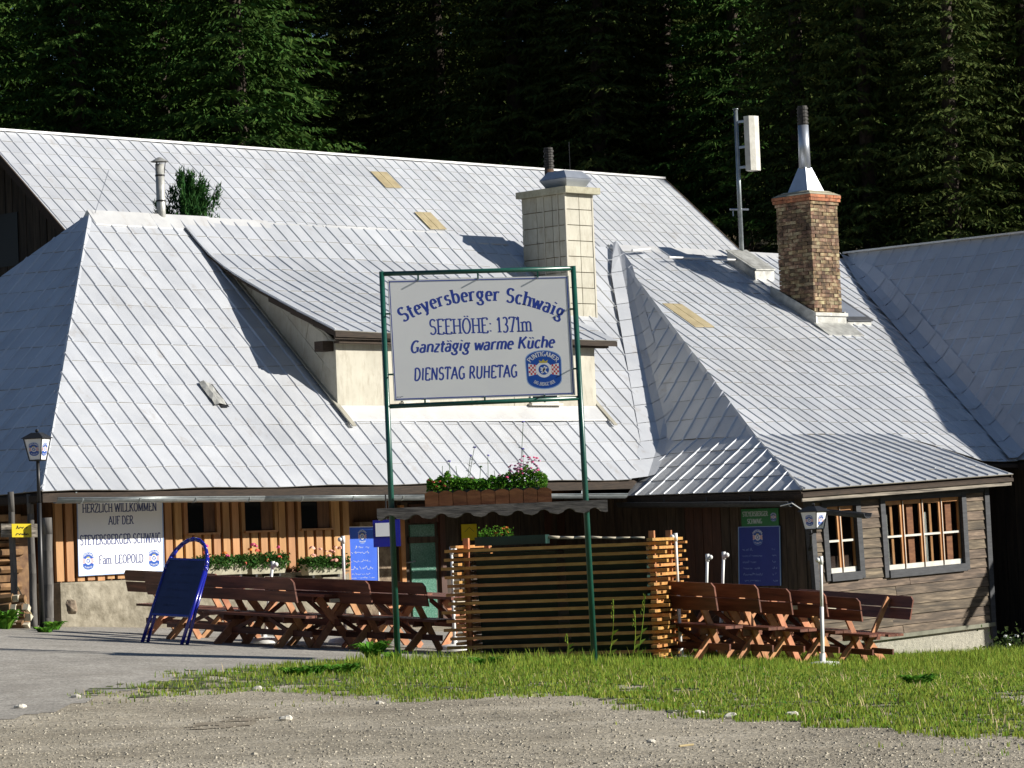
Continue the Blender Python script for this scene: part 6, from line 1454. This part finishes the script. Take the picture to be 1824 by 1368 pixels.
# weeds
def weed(px, py, Y, rad_, h, n, label, cat='weed', leaf=.045, m='weed', group=None):
    c = atY(px, py, Y); c[2] = hz(c[0], c[1]); t = thing('weed_clump', label, cat, c, group); mb = MB()
    for k in range(n):
        a = random.uniform(0, 6.28); r = rad_*math.sqrt(random.random()); L = h*random.uniform(.5, 1.15); w_ = leaf*random.uniform(.6, 1.2); d = np.array([math.cos(a), math.sin(a), 0]); s = np.array([-d[1], d[0], 0]); b = c+d*r*.5
        p = [b, b+d*L*.25+Z*L*.5, b+d*L*.6+Z*L*.8, b+d*L*.95+Z*L*.75]; ws = [w_*.2, w_, w_*.9, .004]; vs = []
        for q, wv in zip(p, ws): vs += [q-s*wv+Z*wv*.3, q, q+s*wv+Z*wv*.3]
        mb.add(vs, [(3*i, 3*i+1, 3*i+4, 3*i+3) for i in range(3)]+[(3*i+1, 3*i+2, 3*i+5, 3*i+4) for i in range(3)])
    mb.build('leaves', MT[m], t); return t
gwd = 'broad leaved weeds at the asphalt edge'
weed(664, 1180, 42.7, .12, .28, 34, 'tall dock plant with curled leaves left of the left sign post', leaf=.05, group=gwd)
weed(700, 1182, 42.4, .10, .16, 22, 'low leafy weed at the foot of the left sign post', group=gwd)
weed(540, 1207, 39.2, .45, .11, 90, 'flat mat of dark leafy weeds left of the sign, in the thin grass', group=gwd)
weed(610, 1206, 39.6, .40, .12, 80, 'dense leafy mat below the dock plant', group=gwd)
weed(860, 1193, 41.8, .35, .13, 60, 'leafy weeds in the grass under the middle of the sign', group=gwd)
weed(1640, 1278, 33.5, .22, .12, 60, 'dark round tuft at the lower right edge of the grass', group=gwd)
weed(8, 1075, 51.6, .2, .32, 46, 'leafy weed before the sunlit log pile at the left edge', leaf=.06, group=gwd)
weed(95, 1092, 52.0, .18, .14, 50, 'small green weed at the foot of the thick round timber', group=gwd)
weed(80, 1112, 50.5, .22, .09, 50, 'small grass tuft on the verge in front of the house corner', group=gwd)
# flowering grass stalks near the right sign post
def stalk(px, y0, y1, Y, lean, label):
    b = atY(px, y0, Y); b[2] = hz(b[0], b[1]); e = atY(px+lean, y1, Y); mb = MB(); pts = [b+(e-b)*q+np.array([.03*math.sin(q*3), 0, 0]) for q in np.linspace(0, 1, 7)]; mb.path(pts, .004, 4)
    for q in np.linspace(.72, 1, 16):
        c = b+(e-b)*q+np.array([random.uniform(-.02, .02), random.uniform(-.02, .02), 0]); mb.ball(c, .0055, n=4, m=3, sq=(1, 1, 2.2))
    for q in (.1, .25, .4): c = b+(e-b)*q; mb.add([c, c+np.array([.12, 0, .12]), c+np.array([.05, 0, .10])], [(0, 1, 2)])
    mb.build('grass_stalk', MT['grass'], None, label=label, cat='grass stalk', origin=b, group='seeding grass stalks before the screen')
stalk(1130, 1172, 1058, 43.4, 18, 'tall seeding grass stalk just right of the right sign post'); stalk(1124, 1172, 1088, 43.2, 6, 'shorter seeding grass stalk close beside the tallest one'); stalk(1082, 1170, 1068, 43.6, 10, 'slender grass stalk nearest to the right sign post'); stalk(1005, 1172, 1130, 43.0, 4, 'short bushy grass stalk left of the right sign post')
# bush at the right edge
c = atY(1815, 1140, 58.5); c[2] = hz(c[0], c[1]); t = thing('elder_bush', 'low bright bush with white umbels at the right picture edge beside the wing', 'bush', c)
P_ = []
while len(P_) < 1500:
    p = rng.normal(0, .30, 3)*[1.3, 1, .75]; p[2] = abs(p[2]); P_.append(c+p+[.18, 0, .02])
leafy('foliage', P_, .04, MT['birch'], t)
mb = MB()
for k in range(7): mb.tube(c, c+np.array([random.uniform(-.4, .5), random.uniform(-.2, .2), random.uniform(.3, .6)]), .012, .006, n=5)
mb.build('stems', MT['bark'], t)
for k in range(8): bloom(c+np.array([random.uniform(-.45, .4), -.15, random.uniform(.25, .6)]), .05, MT['white'], t, 'umbel')

# ------------------------------------------------------------ trees
def spruce_mesh(seed, Ht=24., R=3.6, nb=300, open_=.0, droop=.28, sp_=.26):
    g = np.random.default_rng(seed); T = []; RN = []
    tr = MB()
    for k in range(8):
        z0, z1 = Ht*k/8, Ht*(k+1)/8; r = lambda z: .30*(1-z/Ht)**.9+.02
        tr.tube((0, 0, z0-.6*(k == 0)), (0, 0, z1), r(z0), r(z1), n=8, cap=False)
    z = Ht*.05; whorls = []
    while z < Ht-.25: whorls.append(z); z += .22+.28*(1-z/Ht)
    for wz in whorls:
        f = wz/Ht; Rr = R*(1-f)**.78*(1.0 if f > .12 else .75+f*2); n = int(6+5*(1-f)); a0 = g.uniform(0, 6.28)
        for i in range(n):
            a = a0+2*math.pi*i/n+g.normal(0, .16); L = Rr*g.uniform(.72, 1.12)*(1-open_*g.random()); z_ = wz+g.normal(0, .1)
            d = np.array([math.cos(a), math.sin(a), 0]); s = np.array([-d[1], d[0], 0]); el = .30-.55*(1-f)*1.0
            tt = np.arange(.15, 1.0, sp_/max(L, .3)*.9) if L > .3 else np.array([.5])
            m = len(tt); x = tt*L; zz_ = z_+x*el*.5-droop*(x/max(L, .1))**1.5*L*.45+.14*L*np.clip(tt-.6, 0, 1)**1.0
            sg = np.where(np.arange(m) % 2 == 0, 1, -1)
            base = d*x[:, None]+np.c_[np.zeros(m), np.zeros(m), zz_]
            # side twigs both sides
            for side in (1, -1):
                tl = (.95*(1-tt)**.7*.55*L*.55+.22)*g.uniform(.6, 1.25, m); tl = np.minimum(tl, 1.15)
                ang = g.uniform(.7, 1.15, m)
                dirs = d*np.cos(ang)[:, None]+s*(side*np.sin(ang))[:, None]; dirs[:, 2] -= g.uniform(.1, .55, m)
                dirs /= np.linalg.norm(dirs, axis=1)[:, None]
                nsg = 4
                for q in range(nsg):
                    p0 = base+dirs*(tl*q/nsg)[:, None]; l = tl/nsg*1.9
                    j = dirs+g.normal(0, .33, (m, 3)); j[:, 2] -= .25; j /= np.linalg.norm(j, axis=1)[:, None]
                    wv = np.cross(j, g.normal(0, 1, (m, 3))); wv /= np.linalg.norm(wv, axis=1)[:, None]; wv *= (.035+.028*g.random(m))[:, None]
                    T.append(np.stack([p0-wv, p0+wv, p0+j*l[:, None]], 1)); RN.append(np.clip(g.random(m)*.5+.5*g.random(), 0, 1))
            e = base[-1]; T.append(np.array([[e-s*.06, e+s*.06, e+d*.45+np.array([0, 0, .05])]])); RN.append(np.array([.7]))
    for k in range(5): T.append(np.array([[[-.05, 0, Ht-.5+k*.1], [.05, 0, Ht-.5+k*.1], [g.normal(0, .12), g.normal(0, .12), Ht+.2]]])); RN.append(np.array([.5]))
    return tr, np.concatenate(T).reshape(-1, 3), np.concatenate(RN)
TREES = {}
def tree_proto(kind, seed, m, **kw):
    tr, T, RN = spruce_mesh(seed, **kw); t = thing('spruce_tree', 'x', 'tree', (0, 0, 0)); tr.build('trunk', MT['bark'], t, True)
    tris_object('crown', T, MT[m], kind=None, rnd=RN, parent=t); TREES[kind] = [t, True]; return t
tree_proto('a', 1, 'spruce', Ht=24, R=3.5); tree_proto('b', 2, 'spruce', Ht=22, R=3.9, droop=.38); tree_proto('c', 3, 'sprucedim', Ht=25, R=3.6, open_=.25, droop=.5, sp_=.30); tree_proto('d', 5, 'sprucedim', Ht=23, R=3.9, open_=.1)
def plant(kind, px, Y, label, sc=1., group='spruces on the slope behind the roofs', rz=None, x=None):
    src = TREES[kind]; o = src[0] if src[1] else copy_tree(src[0]); src[1] = False
    x = atY(px, 500, Y)[0] if x is None else x; o.location = (x, Y, hz(x, Y)-.4); o.rotation_euler = (random.uniform(-.02, .02), random.uniform(-.02, .02), random.uniform(0, 6.28) if rz is None else rz); s = sc*random.uniform(.95, 1.05); o.scale = (s, s, s*random.uniform(.97, 1.05)); o['label'] = label; o['group'] = group; return o
plant('a', 150, 112, 'tall green spruce at the upper left, above the left end of the rear barn', 1.05)
plant('b', 440, 111, 'broad sunlit spruce second from the left, above the rear barn roof', 1.05)
plant('a', 300, 117, 'spruce set back in the gap between the two sunlit left trees')
plant('b', -40, 116, 'spruce cut by the left picture edge')
plant('c', 790, 124, 'dark drooping spruce above the middle of the rear barn', 1.1)
plant('d', 930, 120, 'dark spruce directly behind the cream tiled chimney', 1.0)
plant('c', 1075, 118, 'olive spruce with hanging branches between tiled chimney and aerial', 1.0)
plant('d', 1200, 121, 'spruce standing behind the antenna mast', 1.0)
plant('b', 1330, 116, 'dark green spruce between antenna mast and brick chimney', .95)
plant('a', 1500, 118, 'green spruce directly behind the brick chimney flue', 1.0)
plant('d', 1640, 124, 'dark spruce right of the brick chimney', 1.0)
plant('b', 1790, 117, 'spruce at the upper right picture edge', 1.05)
plant('c', 650, 131, 'very dark spruce in the gap right of the sunlit pair')
plant('c', 1430, 105, 'dim spruce whose lower branches hang beside the brick chimney', .9)
plant('d', 1560, 103, 'dark spruce close above the junction of the two right roofs', .9)
plant('c', 1700, 101.5, 'dark spruce just behind the pale leaved sapling', .9)
plant('d', 1835, 103, 'dark spruce low behind the side barn roof at the right edge', .9)
back = [(-120, 128), (30, 127), (210, 126), (370, 128), (530, 125), (720, 137), (860, 133), (1000, 131), (1130, 130), (1270, 129), (1410, 128), (1570, 131), (1720, 132), (1880, 128),
        (90, 138), (290, 140), (470, 137), (610, 143), (780, 147), (930, 145), (1080, 143), (1220, 141), (1370, 140), (1520, 143), (1680, 144), (1840, 141)]
place_w = ['far left', 'left', 'centre left', 'centre', 'centre right', 'right', 'far right']
for k, (px, Y) in enumerate(back):
    plant('cdab'[k % 4] if Y < 133 else 'cd'[k % 2], px, Y, 'shadowed spruce deep in the forest, %s from the left in the %s row' % (ORD[k % 14], 'second' if k < 14 else 'third'), 1.0+.1*(Y > 134), 'shadowed spruces deeper in the forest')
# unseen spruces added right of the frame to shade the slope
k = 0
for x in range(30, 84, 9):
    for Y in (98, 108, 120, 133):
        plant('cd'[k % 2], 0, Y+random.uniform(-2, 2), 'unseen spruce added right of the picture to shade the slope', 1.0, 'added shade spruces right of the picture', x=x+random.uniform(-2, 2)); k += 1
for k in range(10): plant('cd'[k % 2], 0, 110+9*(k % 4), 'spruce of the forest outside the picture to the left', 1.0, 'forest left of the picture', x=-26-5*k)
# mountain pine bush behind the ridge
c = atY(340, 395, 66.); c[2] -= .9
t = thing('pine_bush', 'dense green mountain pine bush showing above the left ridge beside the stove pipe', 'bush', c)
P_ = []; TT = []
for k in range(230):
    th_, ph_ = random.uniform(0, 6.28), random.uniform(.0, 1.45); d = np.array([math.cos(th_)*math.sin(ph_), math.sin(th_)*math.sin(ph_), math.cos(ph_)]); tip = c+d*np.array([.95, .8, 1.95])*random.uniform(.55, 1.0)
    for q in range(46):
        p = tip-Z*rng.random()*.28+rng.normal(0, .03, 3); a = d*.3+Z*.7+rng.normal(0, .45, 3); a /= np.linalg.norm(a); wv = np.cross(a, rng.normal(0, 1, 3)); wv = wv/np.linalg.norm(wv)*.014; TT.append([p-wv, p+wv, p+a*.11])
tris_object('crown', np.array(TT).reshape(-1, 3)-ORG[t.name], MT['pine'], kind=None, parent=t)
mb = MB(); mb.tube((c[0], c[1], hz(c[0], c[1])), c+Z*1.4, .08, .04, n=7); mb.build('trunk', MT['bark'], t)
# birch sapling at the right
c = atY(1705, 355, 104.); c[2] = hz(c[0], c[1])
t = thing('birch_sapling', 'small pale leaved sapling in the dark forest at the right', 'tree', c); top = atY(1715, 228, 104.)
P_ = []
for k in range(60):
    f = random.random(); o = atY(1690, 350, 104.)*(1-f)+top*f; e = o+np.array([random.uniform(-.9, .9)*(1.1-f*.6), random.uniform(-.6, .6), random.uniform(-.1, .5)])
    for q in range(12): P_.append(o+(e-o)*random.uniform(.3, 1)+rng.normal(0, .08, 3))
leafy('crown', P_, .06, MT['birch'], t); mb = MB(); mb.tube(c, top, .05, .015, n=6); mb.build('trunk', MT['postwood'], t)
